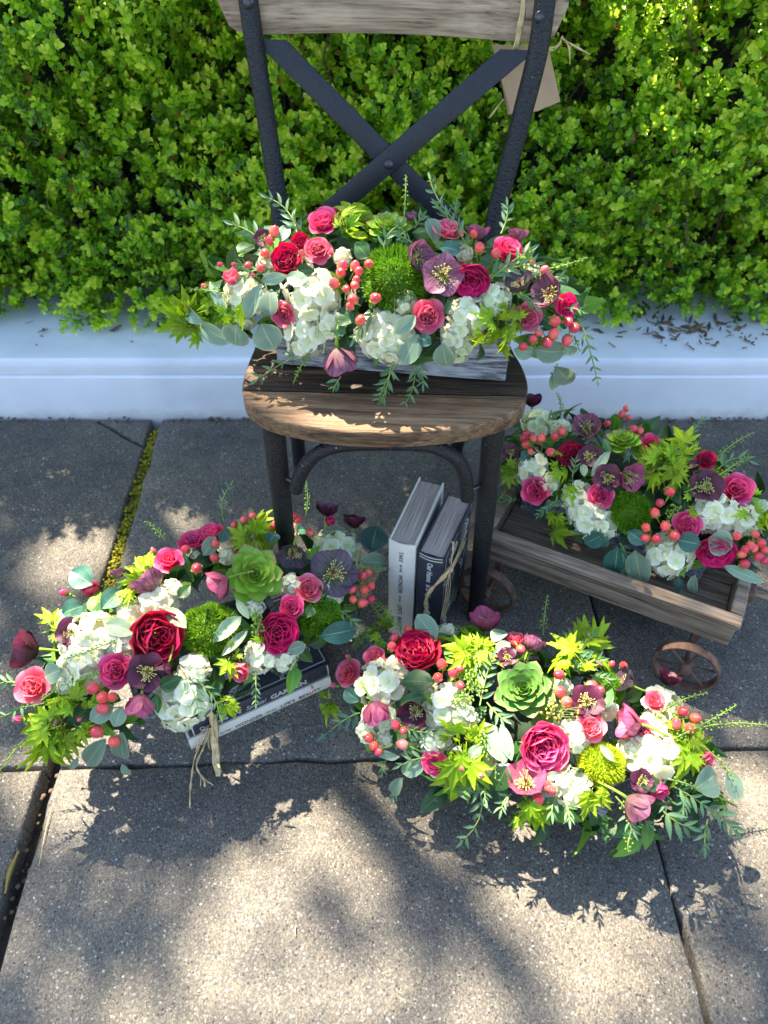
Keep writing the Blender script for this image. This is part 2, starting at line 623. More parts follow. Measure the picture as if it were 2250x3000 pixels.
# petals and leaves
MAT['crimson'] = plant_mat('crimson_rose_petal', G(150, 0, 44), G(202, 8, 70), .5, .2, var=.12, sheen=.1)
MAT['magenta'] = plant_mat('magenta_rose_petal', G(188, 5, 84), G(232, 34, 120), .5, .22, var=.12, sheen=.1)
MAT['hotpink'] = plant_mat('hot_pink_rose_petal', G(214, 22, 92), G(246, 84, 140), .5, .28, var=.2, edge=G(246, 120, 160))
MAT['coral'] = plant_mat('coral_pink_rose_petal', G(236, 80, 100), G(250, 122, 146), .5, .3, var=.18, edge=G(246, 150, 160))
MAT['dusty'] = plant_mat('dusty_rose_petal', G(200, 44, 84), G(232, 104, 132), .5, .25, var=.12, edge=G(232, 130, 145))
MAT['white'] = plant_mat('white_hydrangea_petal', G(230, 234, 172), G(248, 245, 222), .55, .3, var=.05)
MAT['greenwhite'] = plant_mat('greenish_hydrangea_petal', G(214, 230, 150), G(244, 246, 218), .55, .3, var=.05)
MAT['mauve'] = plant_mat('mauve_hellebore_petal', G(124, 104, 92), G(172, 104, 132), .42, .28, .75, G(92, 48, 72), .25, edge=G(165, 85, 115))
MAT['pinkmauve'] = plant_mat('pink_hellebore_petal', G(176, 96, 112), G(212, 104, 138), .42, .28, .5, G(125, 45, 80), .35, edge=G(190, 70, 115))
MAT['burgundy'] = plant_mat('burgundy_hellebore_petal', G(62, 22, 38), G(98, 34, 62), .38, .18, .4, G(50, 16, 32), .25)
MAT['slate'] = plant_mat('slate_hellebore_petal', G(108, 122, 84), G(104, 76, 96), .42, .22, .75, G(70, 54, 66), .25, edge=G(110, 65, 88))
MAT['berry'] = plant_mat('hypericum_berry_skin', G(240, 126, 98), G(230, 62, 76), .22, .0, spec=.6, var=.2, spots=.25)
MAT['paleberry'] = plant_mat('pale_hypericum_skin', G(240, 165, 140), G(235, 95, 95), .25, .0, spec=.6, var=.06)
MAT['calyx'] = plant_mat('calyx_green', G(110, 150, 40), G(160, 185, 70), .5, .2)
MAT['fuzz'] = plant_mat('green_dianthus', G(30, 76, 6), G(116, 166, 20), .6, .25, var=.05)
MAT['fuzz_yellow'] = plant_mat('yellow_green_dianthus', G(110, 150, 10), G(190, 205, 30), .6, .25, var=.05)
MAT['succulent'] = plant_mat('succulent_leaf', G(190, 214, 56), G(136, 188, 62), .35, .12, spec=.45, var=.1, edge=G(150, 110, 80))
MAT['succ_dark'] = plant_mat('dark_succulent_leaf', G(140, 185, 55), G(86, 142, 62), .35, .1, spec=.45, var=.12, edge=G(150, 135, 95))
MAT['maple'] = plant_mat('young_maple_leaf', G(132, 168, 16), G(174, 200, 30), .5, .4, .4, G(104, 140, 10), var=.28)
MAT['euc'] = plant_mat('silver_dollar_leaf', G(122, 152, 122), G(138, 164, 136), .5, .2, .18, G(168, 184, 150), var=.24, spots=.6, edge=G(170, 176, 138), rib=G(186, 190, 140))
MAT['euc_dark'] = plant_mat('blue_green_leaf', G(50, 92, 76), G(66, 112, 94), .45, .15, .2, G(95, 130, 115), var=.2, spots=.5, rib=G(130, 160, 120))
MAT['willow'] = plant_mat('willow_eucalyptus_leaf', G(108, 142, 88), G(92, 132, 96), .45, .25, var=.16)
MAT['rose_leaf'] = plant_mat('dark_rose_leaf', G(30, 62, 26), G(48, 88, 36), .4, .15, .3, G(60, 100, 45), var=.3, spec=.45, rib=G(90, 130, 60))
MAT['mid_leaf'] = plant_mat('mid_green_leaf', G(70, 118, 26), G(112, 156, 44), .42, .25, .3, G(120, 160, 70), var=.25, rib=G(140, 175, 80))
MAT['pod'] = plant_mat('pennycress_pod', G(120, 165, 50), G(150, 190, 75), .5, .3)
MAT['pod_yellow'] = plant_mat('yellow_seed_head', G(170, 190, 60), G(200, 210, 110), .5, .3)
MAT['stamen'] = plain_mat('hellebore_stamen', (.62, .52, .20, 1), .5, nscale=200, nvar=.2, bumps=0)
MAT['pistil'] = plain_mat('hellebore_pistil', (.22, .05, .06, 1), .5, nscale=200, nvar=.3, bumps=0)

# ------------------------------------------------------------------ ground and pavement
KERB_Y = 1.37
g = MB()
g.add([(-60, -60, -.055), (60, -60, -.055), (60, 60, -.055), (-60, 60, -.055)], [(0, 1, 2, 3)])
o = g.obj('ground', MAT['soil'], None, False)
o['kind'] = 'structure'
walk = MB()
walk.add([(-4, -2.5, -.04), (4, -2.5, -.04), (4, KERB_Y, -.04), (-4, KERB_Y, -.04)], [(0, 1, 2, 3)])
sidewalk = walk.obj('sidewalk', MAT['soil'], None, False)
sidewalk['kind'] = 'structure'
# the left joint (wide, mossy), the cross joint and the right joint, read off on the ground
L0, L1 = dz(333, 925, 0), dz(8, 1990, 0)
H0, H1 = dz(0, 1661, 0), dz(1659, 1613, 0)
R0, R1 = dz(1292, 1345, 0), dz(1530, 2205, 0)


def line(p, q):
    d = (q - p).normalized()
    return (-d.y, d.x, -d.y * p.x + d.x * p.y)          # a*x+b*y=c, left of p->q has larger value


def half(poly, ln, gap, side):
    a, b, c = ln
    return clip_poly(poly, a, b, c - gap) if side < 0 else clip_poly(poly, -a, -b, -(c + gap))


def fine(poly, seed, step=.05, amp=.0016):
    """break long edges up so that slab edges are not ruler straight"""
    r = random.Random(seed)
    out = []
    n = len(poly)
    for i in range(n):
        p, q = Vector((*poly[i], 0)), Vector((*poly[(i + 1) % n], 0))
        L = (q - p).length
        if L < 1e-6:
            continue
        k = max(1, min(60, int(L / step)))
        nn = Vector((-(q - p).y, (q - p).x, 0)).normalized()
        for j in range(k):
            w = p.lerp(q, j / k)
            if j:
                w = w + nn * r.gauss(0, amp)
            out.append((w.x, w.y))
    return out


LL, LH, LR = line(L1, L0), line(H0, H1), line(R1, R0)    # L,R run away from the camera: left side = -x
area = [(-3.2, -2.2), (3.2, -2.2), (3.2, KERB_Y - .004), (-3.2, KERB_Y - .004)]
sl = []
for (sL, sR, gl, gr) in ((1, 0, .013, 0), (-1, 1, .013, .0022), (0, -1, 0, .0022)):
    for sH in (1, -1):
        p = area
        if sL:
            p = half(p, LL, gl, sL)
        if sR:
            p = half(p, LR, gr, sR)
        if sH:
            p = half(p, LH, .0024, sH)
        sl.append((p, sL, sH))
# broken corner of the far left slab
c0, c1 = dz(215, 912, 0), dz(318, 968, 0)
crack = line(c0, c1)
k = 0
for p, sL, sH in sl:
    pieces = [p]
    if sL == 1 and sH == 1:
        pieces = [half(p, crack, .003, -1), half(p, crack, .003, 1)]
    for q in pieces:
        if len(q) < 3:
            continue
        m = MB()
        m.prism(fine(q, k), -.05, -.0005 * (k % 3), .0042)
        m.obj('concrete_slab', MAT['concrete'], sidewalk)
        k += 1

# moss and crumbs in the joint
m = MB()
md = (L1 - L0).normalized()
mn = Vector((-md.y, md.x, 0))
for i in range(1100):
    t = RNG.random()
    dens = .5 + .5 * math.sin(t * 19 + 1.0)
    if RNG.random() > .25 + .75 * dens or t > .62:
        continue
    c = L0.lerp(L1, t) + mn * RNG.uniform(-.011, .011)
    r = RNG.uniform(.0015, .0048)
    m.ball((c.x, c.y, -.013 + RNG.uniform(0, .007)), r, 5, 4, (1, 1, .8))
o = m.obj('moss', MAT['moss'], None, True)
o['kind'] = 'stuff'
o['label'] = 'yellow green moss growing in the wide joint between the paving slabs'
m = MB()
P = []
for j in range(5):
    w = -.0125 + .00625 * j
    P.append([L0.lerp(L1, .62 * i / 70) + mn * w + Vector((0, 0, -.017 + RNG.uniform(-.004, .006))) for i in range(71)])
m.grid(P)
m.obj('moss_mat', MAT['moss'], sidewalk, True)['kind'] = 'stuff'
m = MB()
for i in range(160):
    c = L0.lerp(L1, RNG.random()) + mn * RNG.uniform(-.012, .012)
    m.ball((c.x, c.y, -.03 + RNG.uniform(0, .012)), RNG.uniform(.002, .005), 5, 4, (1, 1, .6))
o = m.obj('joint_gravel', MAT['twig'], sidewalk, True)
o['kind'] = 'stuff'

# ------------------------------------------------------------------ low white wall under the hedge
wall = root('low_wall', (0, KERB_Y + .2, 0), 'low white painted masonry wall running along the back of the pavement under the hedge', 'wall')


def rough_strip(name, prof, amp, seed):
    """profile (y,z) extruded along X with slightly uneven face"""
    r = random.Random(seed)
    xs = [-3 + i * .06 for i in range(101)]
    m = MB()
    P = []
    for j, (y, z) in enumerate(prof):
        P.append([Vector((x, y + r.gauss(0, amp) * (0 if j in (0, len(prof) - 1) else 1), z + r.gauss(0, amp * .6) * (0 if j in (0, len(prof) - 1) else 1))) for x in xs])
    m.grid(P[::-1])
    return m.obj(name, MAT['white_paint'], wall)


rough_strip('wall_base', [(KERB_Y + .003, -.05), (KERB_Y, 0.02), (KERB_Y, .06), (KERB_Y, .1), (KERB_Y + .001, .1105), (KERB_Y + .006, .1145), (KERB_Y + .02, .115)], .0006, 3)
rough_strip('wall_cap', [(KERB_Y + .014, .112), (KERB_Y + .0045, .1175), (KERB_Y + .003, .135), (KERB_Y + .004, .150), (KERB_Y + .008, .1565), (KERB_Y + .016, .158),
                         (KERB_Y + .06, .159), (KERB_Y + .14, .16), (KERB_Y + .26, .16), (KERB_Y + .5, .158), (KERB_Y + .5, -.05)], .0006, 4)
# dead leaves and crumbs: a thin line at the foot of the wall and bits on its top
m = MB()
for i in range(260):
    x = RNG.uniform(-1.6, 1.6)
    m.box((x, KERB_Y - RNG.uniform(.002, .014), RNG.uniform(.001, .004)), RNG.uniform(.003, .012), RNG.uniform(.002, .006), .002,
          Matrix.Rotation(RNG.uniform(0, 6), 3, 'Z') @ Matrix.Rotation(RNG.uniform(-.5, .5), 3, 'X'))
for i in range(135):
    x = RNG.uniform(-1.6, 1.6)
    b = 1 if i < 90 else 0
    if b:
        x = RNG.gauss(.72, .13) if RNG.random() < .6 else RNG.gauss(1.02, .1)
    y = KERB_Y + .035 + abs(RNG.gauss(.05, .05))
    m.box((x, y, .1625 + RNG.uniform(0, .003)), RNG.uniform(.004, .022 if b else .011), RNG.uniform(.0015, .004), .0015,
          Matrix.Rotation(RNG.uniform(0, 6), 3, 'Z') @ Matrix.Rotation(RNG.uniform(-.3, .3), 3, 'Y'))
for i in range(90):
    x = RNG.gauss(.70, .07) if i < 24 else (RNG.gauss(1.0, .05) if i < 38 else RNG.uniform(-1.2, 1.2))
    y = KERB_Y + .13 - abs(RNG.gauss(0, .035)) + RNG.uniform(0, .05)
    p = Vector((x, y, .164))
    pts = [p]
    a = RNG.uniform(0, 6.28)
    for j in range(4):
        a += RNG.gauss(0, .18)
        p = p + Vector((math.cos(a) * .008, math.sin(a) * .008, RNG.uniform(-.001, .004)))
        pts.append(p)
    m.tube(pts, [.0006, .0012, .0014, .0011, .0005] if i % 2 else [.0008, .0034, .0046, .0030, .0006], 5, False, .35)
o = m.obj('leaf_litter', MAT['litter'], None, False)
o['kind'] = 'stuff'
o['label'] = 'brown twigs and dead leaf crumbs scattered along the white wall'

# ------------------------------------------------------------------ hedge
hedge = root('hedge', (0, 1.75, .16), 'dense clipped box hedge with small glossy bright green leaves behind the chair', 'hedge')
HY0, HZ0, HZ1 = 1.535, .19, 1.02


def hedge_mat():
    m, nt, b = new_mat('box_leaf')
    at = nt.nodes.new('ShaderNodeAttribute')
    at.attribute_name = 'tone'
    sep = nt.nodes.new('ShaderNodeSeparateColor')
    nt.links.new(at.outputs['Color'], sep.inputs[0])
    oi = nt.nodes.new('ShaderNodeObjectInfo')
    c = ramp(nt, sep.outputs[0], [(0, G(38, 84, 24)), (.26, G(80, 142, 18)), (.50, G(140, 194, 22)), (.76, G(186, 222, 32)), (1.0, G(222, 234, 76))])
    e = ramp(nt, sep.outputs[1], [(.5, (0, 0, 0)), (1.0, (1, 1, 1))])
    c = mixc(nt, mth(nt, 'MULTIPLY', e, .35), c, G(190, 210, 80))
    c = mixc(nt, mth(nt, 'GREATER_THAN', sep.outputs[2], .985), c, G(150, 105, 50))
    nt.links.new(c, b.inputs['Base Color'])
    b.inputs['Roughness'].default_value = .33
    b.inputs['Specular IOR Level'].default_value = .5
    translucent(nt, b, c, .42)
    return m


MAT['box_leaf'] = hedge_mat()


def leaf_template(curl, fold):
    """round box leaf, length 1 along +Y, 3 x 4 grid; returns verts, quads, edge value"""
    V, E = [], []
    for j, (t, w) in enumerate(((0, .06), (.3, .27), (.68, .34), (1.0, .10))):
        for i in (-1, 0, 1):
            V.append((i * w, t - (.05 if (j == 3 and i) else 0), fold * abs(i) * w - curl * t * t))
            E.append(.25 + .75 * (1 if i else (.9 if j == 3 else 0)))
    Q = [(j * 3 + i, j * 3 + i + 1, j * 3 + i + 4, j * 3 + i + 3) for j in range(3) for i in range(2)]
    return V, Q, E


def sprig_template(seed):
    r = random.Random(seed)
    V, Q, T = [], [], []
    n = r.randint(6, 8)
    Ls = .055 + .012 * r.random()
    bend = r.uniform(-.2, .2)

    def stem(t):
        return Vector((bend * Ls * t * t, 0, Ls * t))
    for k in range(n + 1):
        t = .1 + .9 * k / n
        c = stem(t)
        for s in (0, 1):
            az = (k % 2) * math.pi / 2 + s * math.pi + r.gauss(0, .25)
            up = .35 + .75 * (k / n) ** 2 + r.gauss(0, .12)
            size = (.0165 if k < n - 1 else .012) * r.uniform(.8, 1.15)
            lv, lq, le = leaf_template(r.uniform(.05, .3), r.uniform(.1, .45))
            R = Matrix.Rotation(az, 3, 'Z') @ Matrix.Rotation(up, 3, 'X') @ Matrix.Rotation(r.gauss(0, .3), 3, 'Y')
            o = len(V)
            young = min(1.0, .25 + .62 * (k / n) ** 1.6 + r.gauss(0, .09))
            odd = r.random()
            V += [tuple(c + R @ (Vector(p) * size)) for p in lv]
            T += [(max(0, min(1, young)), e, odd) for e in le]
            Q += [tuple(i + o for i in q) for q in lq]
    # stem: a thin three sided prism
    o = len(V)
    for t in (0, .5, 1):
        c = stem(t)
        for k in range(3):
            a = k * 2.094
            V.append((c.x + math.cos(a) * .0008, c.y + math.sin(a) * .0008, c.z))
            T.append((.35, .2, .3))
    for j in range(2):
        for k in range(3):
            Q.append((o + j * 3 + k, o + j * 3 + (k + 1) % 3, o + j * 3 + 3 + (k + 1) % 3, o + j * 3 + 3 + k))
    return np.array(V), np.array(Q), np.array(T)


def np_mesh(name, V, Q, T, mat):
    me = bpy.data.meshes.new(name)
    me.vertices.add(len(V))
    me.vertices.foreach_set('co', V.astype(np.float32).ravel())
    me.loops.add(Q.size)
    me.loops.foreach_set('vertex_index', Q.astype(np.int32).ravel())
    me.polygons.add(len(Q))
    me.polygons.foreach_set('loop_start', np.arange(0, Q.size, Q.shape[1], dtype=np.int32))
    me.polygons.foreach_set('use_smooth', np.ones(len(Q), dtype=bool))
    me.update(calc_edges=True)
    if T is not None:
        a = me.color_attributes.new('tone', 'FLOAT_COLOR', 'POINT')
        a.data.foreach_set('color', np.concatenate([T, np.ones((len(T), 1))], 1).astype(np.float32).ravel())
    me.materials.append(mat)
    return me


TPL = [sprig_template(100 + i) for i in range(6)]


def lumpy(x, z):
    return .036 * np.sin(x * 9.1 + 2 * np.sin(z * 7.3)) + .034 * np.sin(z * 17.7 + x * 5.1 + 2 * np.sin(x * 7)) + .030 * np.sin(x * 29 + z * 23 + 2 * np.sin(z * 13))


sprigs = []     # position, axis, roll, scale, tone shift


def add_sprig(p, ax, s, tone):
    sprigs.append((p, ax, RNG.uniform(0, 6.28), s, tone, RNG.randrange(6)))


nfront = 11000
for i in range(nfront):
    x = RNG.uniform(-1.25, 1.25) if i < nfront * .84 else RNG.choice((-1, 1)) * RNG.uniform(1.2, 2.4)
    z = RNG.uniform(HZ0 - .01, HZ1)
    lay = RNG.random() ** 1.5
    kz = min(1.0, max(.25, (z - HZ0) / .12))
    y = HY0 + float(lumpy(x, z)) * kz + lay * .13
    ax = Vector((RNG.gauss(-.12, .5), -.75 + RNG.gauss(0, .3), .75 + RNG.gauss(0, .4)))
    if z < HZ0 + .05:
        ax.z -= RNG.uniform(0, .9)
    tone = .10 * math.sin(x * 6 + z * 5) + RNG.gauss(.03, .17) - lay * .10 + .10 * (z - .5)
    add_sprig(Vector((x, y, z)), ax, RNG.uniform(.62, 1.10), tone)
for i in range(1700):
    x = RNG.uniform(-2.2, 2.2)
    y = RNG.uniform(HY0 + .02, HY0 + .62)
    z = HZ1 + RNG.uniform(-.05, .015) + .02 * math.sin(x * 8 + y * 6)
    add_sprig(Vector((x, y, z)), Vector((RNG.gauss(0, .4), RNG.gauss(-.1, .4), 1)), RNG.uniform(.85, 1.2), RNG.gauss(.1, .1))
# tufts that hang over the wall top
for cx, n in ((-.92, 5), (-.66, 14), (-.56, 10), (-.43, 20), (-.36, 8), (.52, 6), (.93, 12), (1.18, 10), (-1.1, 6), (.3, 8)):
    for i in range(n):
        add_sprig(Vector((cx + RNG.gauss(0, .03), HY0 - RNG.uniform(.0, .035), RNG.uniform(.18, .235))),
                  Vector((RNG.gauss(0, .5), -1, RNG.uniform(-.8, .5))), RNG.uniform(.75, 1.05), RNG.gauss(.08, .1))

EX = np.array([[p.x, p.y, p.z] for p, *_ in sprigs])


def sprig_R(ax, roll):
    q = Vector(ax).normalized().to_track_quat('Z', 'Y').to_matrix()
    return q @ Matrix.Rotation(roll, 3, 'Z')


# the 300 that show largest (nearest the camera, in the frame) are parts of their own
score = []
for i, (p, ax, roll, s, tone, k) in enumerate(sprigs):
    d = depth(p)
    u, v = p.x / d, ((p.z - CAM.z) * cp + p.y * sp) / d
    if abs(u) < .52 and abs(v) < .69 and p.y < HY0 + float(lumpy(p.x, p.z)) + .035 and p.z < HZ1 - .03:
        score.append((d / s, i))
score.sort()
single = set(i for _d, i in score[:300])
TM = []
for (V, Q, T) in TPL:
    row = []
    for sh in (-.08, .06, .18):
        T2 = T.copy()
        T2[:, 0] = np.clip(T2[:, 0] + sh, 0, 1)
        row.append(np_mesh('sprig', V, Q, T2, MAT['box_leaf']))
    TM.append(row)
AV, AQ, AT = [], [], []
off = 0
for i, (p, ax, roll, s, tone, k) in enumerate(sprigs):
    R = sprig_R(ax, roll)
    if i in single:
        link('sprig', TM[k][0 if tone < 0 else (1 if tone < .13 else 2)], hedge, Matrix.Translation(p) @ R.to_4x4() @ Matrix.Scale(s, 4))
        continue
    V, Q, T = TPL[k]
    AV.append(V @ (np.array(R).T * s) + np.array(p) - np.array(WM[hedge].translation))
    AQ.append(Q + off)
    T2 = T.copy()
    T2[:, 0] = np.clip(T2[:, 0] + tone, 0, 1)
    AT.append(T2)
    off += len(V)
o = link('foliage', np_mesh('foliage', np.concatenate(AV), np.concatenate(AQ), np.concatenate(AT), MAT['box_leaf']), hedge, WM[hedge].copy())
o['kind'] = 'stuff'
# twiggy inside
m = MB()
for i in range(520):
    x = RNG.uniform(-2.0, 2.0)
    p = Vector((x, RNG.uniform(HY0 + .13, HY0 + .3), RNG.uniform(.15, .5)))
    pts = [p]
    for j in range(4):
        p = p + Vector((RNG.gauss(0, .03), RNG.gauss(-.028, .03), RNG.uniform(.03, .12)))
        pts.append(p)
    m.tube(pts, [.004, .0035, .003, .002, .001], 4, False)
o = m.obj('twigs', MAT['twig'], hedge, True)
o['kind'] = 'stuff'
m = MB()  # solid dark core added so sun cannot leak through the leaves
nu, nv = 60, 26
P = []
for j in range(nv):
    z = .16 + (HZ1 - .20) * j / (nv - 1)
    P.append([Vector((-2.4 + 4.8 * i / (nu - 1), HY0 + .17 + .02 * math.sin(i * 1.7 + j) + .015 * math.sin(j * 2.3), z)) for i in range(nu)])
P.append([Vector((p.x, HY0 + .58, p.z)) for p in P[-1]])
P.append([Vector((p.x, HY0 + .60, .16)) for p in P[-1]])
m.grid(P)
m.obj('light_block_core', plain_mat('light_block_dark', (.022, .03, .014, 1), .9, nscale=40, nvar=.6, bumps=.8, bdist=.01, bscale=70), hedge, True)

# ------------------------------------------------------------------ the tree whose shade dapples the pavement
tree = root('tree', (-3.3, 4.6, 0), 'tall leafy street tree standing behind the hedge and shading the pavement', 'tree')
LIT = []      # ground spots the sun reaches: x, y, rx, ry, strength
for (u, v, r, s) in ((330, 1095, 85, 1.0), (420, 1110, 60, .9), (175, 1195, 95, 1.0), (300, 1160, 60, .9), (60, 1330, 90, .35), (40, 1480, 70, .45), (500, 1200, 80, .8),
                     (540, 1960, 80, .95), (475, 2110, 85, 1.0), (700, 1760, 65, .95), (640, 1830, 55, .7), (790, 1720, 75, 1.0), (880, 1720, 75, .95),
                     (960, 1770, 70, .9), (800, 1960, 55, .55), (1180, 1935, 95, 1.0), (1110, 1830, 60, .8), (1160, 2090, 65, .9), (1330, 2030, 70, .85), (1330, 1890, 70, .8), (1470, 1900, 55, .7),
                     (1600, 1880, 55, .7), (1600, 2080, 60, .45), (900, 2140, 70, .9), (690, 2130, 70, .8), (780, 2170, 60, .8), (350, 2080, 70, .6), (130, 2090, 60, .5), (280, 2190, 60, .55),
                     (600, 2180, 60, .8), (1060, 2190, 55, .7), (1260, 2170, 70, .8), (1450, 2110, 50, .6), (950, 1950, 35, .3), (230, 1960, 60, .35), (1480, 1490, 30, .8), (1590, 1570, 40, .6), (620, 2010, 50, .6),
                     (880, 2040, 50, .5), (1240, 2000, 60, .8), (870, 2130, 60, .9), (1000, 2180, 60, .9), (1400, 2000, 60, .9), (1400, 2150, 60, .8), (1000, 1720, 70, .9), (1130, 1790, 70, .9), (1280, 1800, 70, .9), (1430, 1820, 70, .9), (1560, 1800, 60, .8)):
    p = dz(u, v, 0)
    s_m = depth(p) / F * K
    q_ = (1.22 if u > 420 else .98) if v > 1650 else 1.12
    LIT.append((p.x, p.y, r * s_m * q_, r * s_m * q_ * 1.1, min(1.5, s * (1.35 if v > 1650 and u > 420 else 1.0))))
# the flowers the sun reaches, carried down along the sunbeams to the ground
for (x, y, z, rx, ry, s) in ((.20, .52, .14, .36, .17, 1.3), (-.27, .68, .2, .29, .15, 1.3), (-.47, .56, .1, .13, .10, 1.2), (-.08, .78, .2, .09, .08, .75), (.03, .72, .2, .06, .06, .7),
                             (.02, .78, .465, .19, .055, 1.2), (-.12, .80, .465, .05, .03, .7), (.16, .90, .6, .07, .05, .5), (.25, .95, .55, .06, .05, .5), (-.25, .95, .52, .06, .05, .7), (0.0, 1.0, .62, .06, .05, .5)):
    LIT.append((x + SHX * z, y + SHY * z, rx, ry, s))
LIT = np.array(LIT)


def lit(x, y):
    d = ((x[:, None] - LIT[:, 0]) / LIT[:, 2]) ** 2 + ((y[:, None] - LIT[:, 1]) / LIT[:, 3]) ** 2
    a = np.max(np.exp(-(d ** 1.6)) * LIT[:, 4], axis=1)
    a = np.maximum(a, np.where((y > 1.16) & (y < 1.75), .58 + .25 * np.sin(x * 5 + 2 * np.sin(y * 9)), 0))      # crown thinned here to let sun onto the hedge top
    a = np.maximum(a, np.where((y < .34) & (x > -.28), .24 + .26 * np.sin(x * 19 + 2 * np.sin(y * 13)) * np.sin(y * 23 + 2 * np.sin(x * 9)), 0))
    rough = .07 * np.sin(x * 31 + 3 * np.sin(y * 27)) + .07 * np.sin(y * 37 + x * 19)
    return np.clip(a + rough * (a > .05), 0, 1)


n = 42000
gx = NR.uniform(-2.4, 2.2, n)
gy = NR.uniform(-1.6, 2.0, n)
gz = NR.uniform(5.8, 7.2, n)
keep = NR.random(n) < np.clip((.72 - lit(gx, gy)) / .5, 0, 1)  # crown leaves left out to shape the sun patches set in LIT
gx, gy, gz = gx[keep], gy[keep], gz[keep]
cx, cy, cz = gx - SHX * gz, gy - SHY * gz, gz
n = len(cx)
size = NR.uniform(.045, .085, n)
th = NR.uniform(0, 2 * np.pi, n)
tilt = NR.normal(0, .5, n)
tilt2 = NR.normal(0, .5, n)
e1 = np.stack([np.cos(th), np.sin(th), tilt], 1)
e1 /= np.linalg.norm(e1, axis=1, keepdims=True)
e2 = np.stack([-np.sin(th), np.cos(th), tilt2], 1)
e2 /= np.linalg.norm(e2, axis=1, keepdims=True)
C = np.stack([cx, cy, cz], 1)
base = np.array(WM[tree].translation)
V = np.stack([C - e1 * size[:, None] * .5, C + e2 * size[:, None] * .3, C + e1 * size[:, None] * .5, C - e2 * size[:, None] * .3], 1).reshape(-1, 3) - base
Q = np.arange(4 * n).reshape(-1, 4)
tone = np.repeat(NR.uniform(.1, .6, n), 4)
o = link('crown', np_mesh('crown', V, Q, np.stack([tone, tone * 0, tone * 0], 1), MAT['box_leaf']), tree, WM[tree].copy())
o['kind'] = 'stuff'
m = MB()
m.tube([(-3.3, 4.6, -.05), (-3.28, 4.58, 1.2), (-3.2, 4.5, 2.6), (-3.0, 4.35, 5.0)], [.19, .15, .13, .10], 12)
m.obj('trunk', MAT['twig'], tree, True)
ends = []
for pts in ([(990, 1760), (1040, 1870), (960, 2040), (900, 2260)], [(1055, 1800), (985, 1930), (930, 1985)], [(850, 1850), (870, 1930), (840, 2000)], [(1560, 1740), (1570, 1900), (1600, 2020)], [(1100, 2080), (1170, 2160)]):
    P = [dz(u, v, 0) for u, v in pts]
    z = RNG.uniform(5.9, 6.6)
    ends.append([Vector((p.x - SHX * z, p.y - SHY * z, z)) for p in P])
for i, P in enumerate(ends):
    m = MB()
    m.tube([Vector((-3.0, 4.35, 4.9)), Vector((-2.7, 3.8, 5.6)).lerp(P[0], .4)] + P, [.07, .04] + [.030 * .8 ** j for j in range(len(P))], 7)
    m.obj('limb', MAT['twig'], tree, True)

# ------------------------------------------------------------------ chair
chair = root('chair', (0, .97, 0), 'black metal cross back chair with a dark wooden seat in front of the hedge', 'chair')
SEAT_Z = .46
c4 = lambda x, y: (680 + x * .5425, 1000 + y * .5425)
outline = []
for (x, y) in ((120, 30), (75, 140), (52, 230), (55, 290), (85, 345), (160, 395), (260, 430), (450, 470), (640, 490), (850, 495), (1060, 485),
               (1250, 465), (1400, 430), (1510, 390), (1575, 345), (1600, 270), (1595, 200), (1560, 110), (1510, 40)):
    p = on_z(*c4(x, y), SEAT_Z)
    outline.append((p.x, p.y))
outline += [(.182, 1.02), (.168, 1.09), (.12, 1.135), (.02, 1.155), (-.09, 1.155), (-.15, 1.12), (-.178, 1.05)]


def smooth_poly(P, it=2):
    for _ in range(it):
        Q = []
        for i in range(len(P)):
            a, b = P[i], P[(i + 1) % len(P)]
            Q += [(a[0] * .75 + b[0] * .25, a[1] * .75 + b[1] * .25), (a[0] * .25 + b[0] * .75, a[1] * .25 + b[1] * .75)]
        P = Q
    return P


outline = smooth_poly(outline, 2)
pa = on_z(*c4(100, 262), SEAT_Z)
pb = on_z(*c4(1560, 262), SEAT_Z)
ln = line(Vector((pa.x, pa.y, 0)), Vector((pb.x, pb.y - .012, 0)))
cuts = [-9, 0.0, .105, .21, 9]
for i in range(4):
    a, b, c = ln
    q = clip_poly(outline, -a, -b, -(c + cuts[i] + .0007))
    q = clip_poly(q, a, b, c + cuts[i + 1] - .0007)
    if len(q) < 3:
        continue
    # drop near-duplicate points
    q2 = [q[0]]
    for p in q[1:]:
        if (p[0] - q2[-1][0]) ** 2 + (p[1] - q2[-1][1]) ** 2 > 1e-7:
            q2.append(p)
    m = MB()
    m.prism(q2, SEAT_Z - .024, SEAT_Z - .0006 * (i % 2), .003)
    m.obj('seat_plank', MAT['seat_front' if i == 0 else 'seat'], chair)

# front legs
for (tu, tv, fu, fv) in ((802, 1255, 862, 1800), (1445, 1271, 1392, 1800)):
    t = on_y(tu, tv, .79)
    f = on_z(fu, fv, .008)
    d = (t - f)
    t2 = f + d * ((.436 - f.z) / d.z)
    m = MB()
    m.tube([f, f.lerp(t2, .33), f.lerp(t2, .66), t2], [.0125, .014, .015, .0155], 14)
    lg = m.obj('leg', MAT['metal'], chair)
    m = MB()
    m.tube([f - Vector((0, 0, .0075)), f + Vector((0, 0, .006))], [.0145, .0145], 14)
    m.obj('foot_cap', MAT['rivet'], lg)
# rear uprights run on down as the back legs
UPL = [dy(537, 5, 1.240), dy(552, 110, 1.2275), dy(580, 290, 1.203), dy(607, 480, 1.172)]
UPR = [dy(1178, 0, 1.182), dy(1160, 120, 1.169), dy(1117, 290, 1.150), dy(1066, 490, 1.122)]


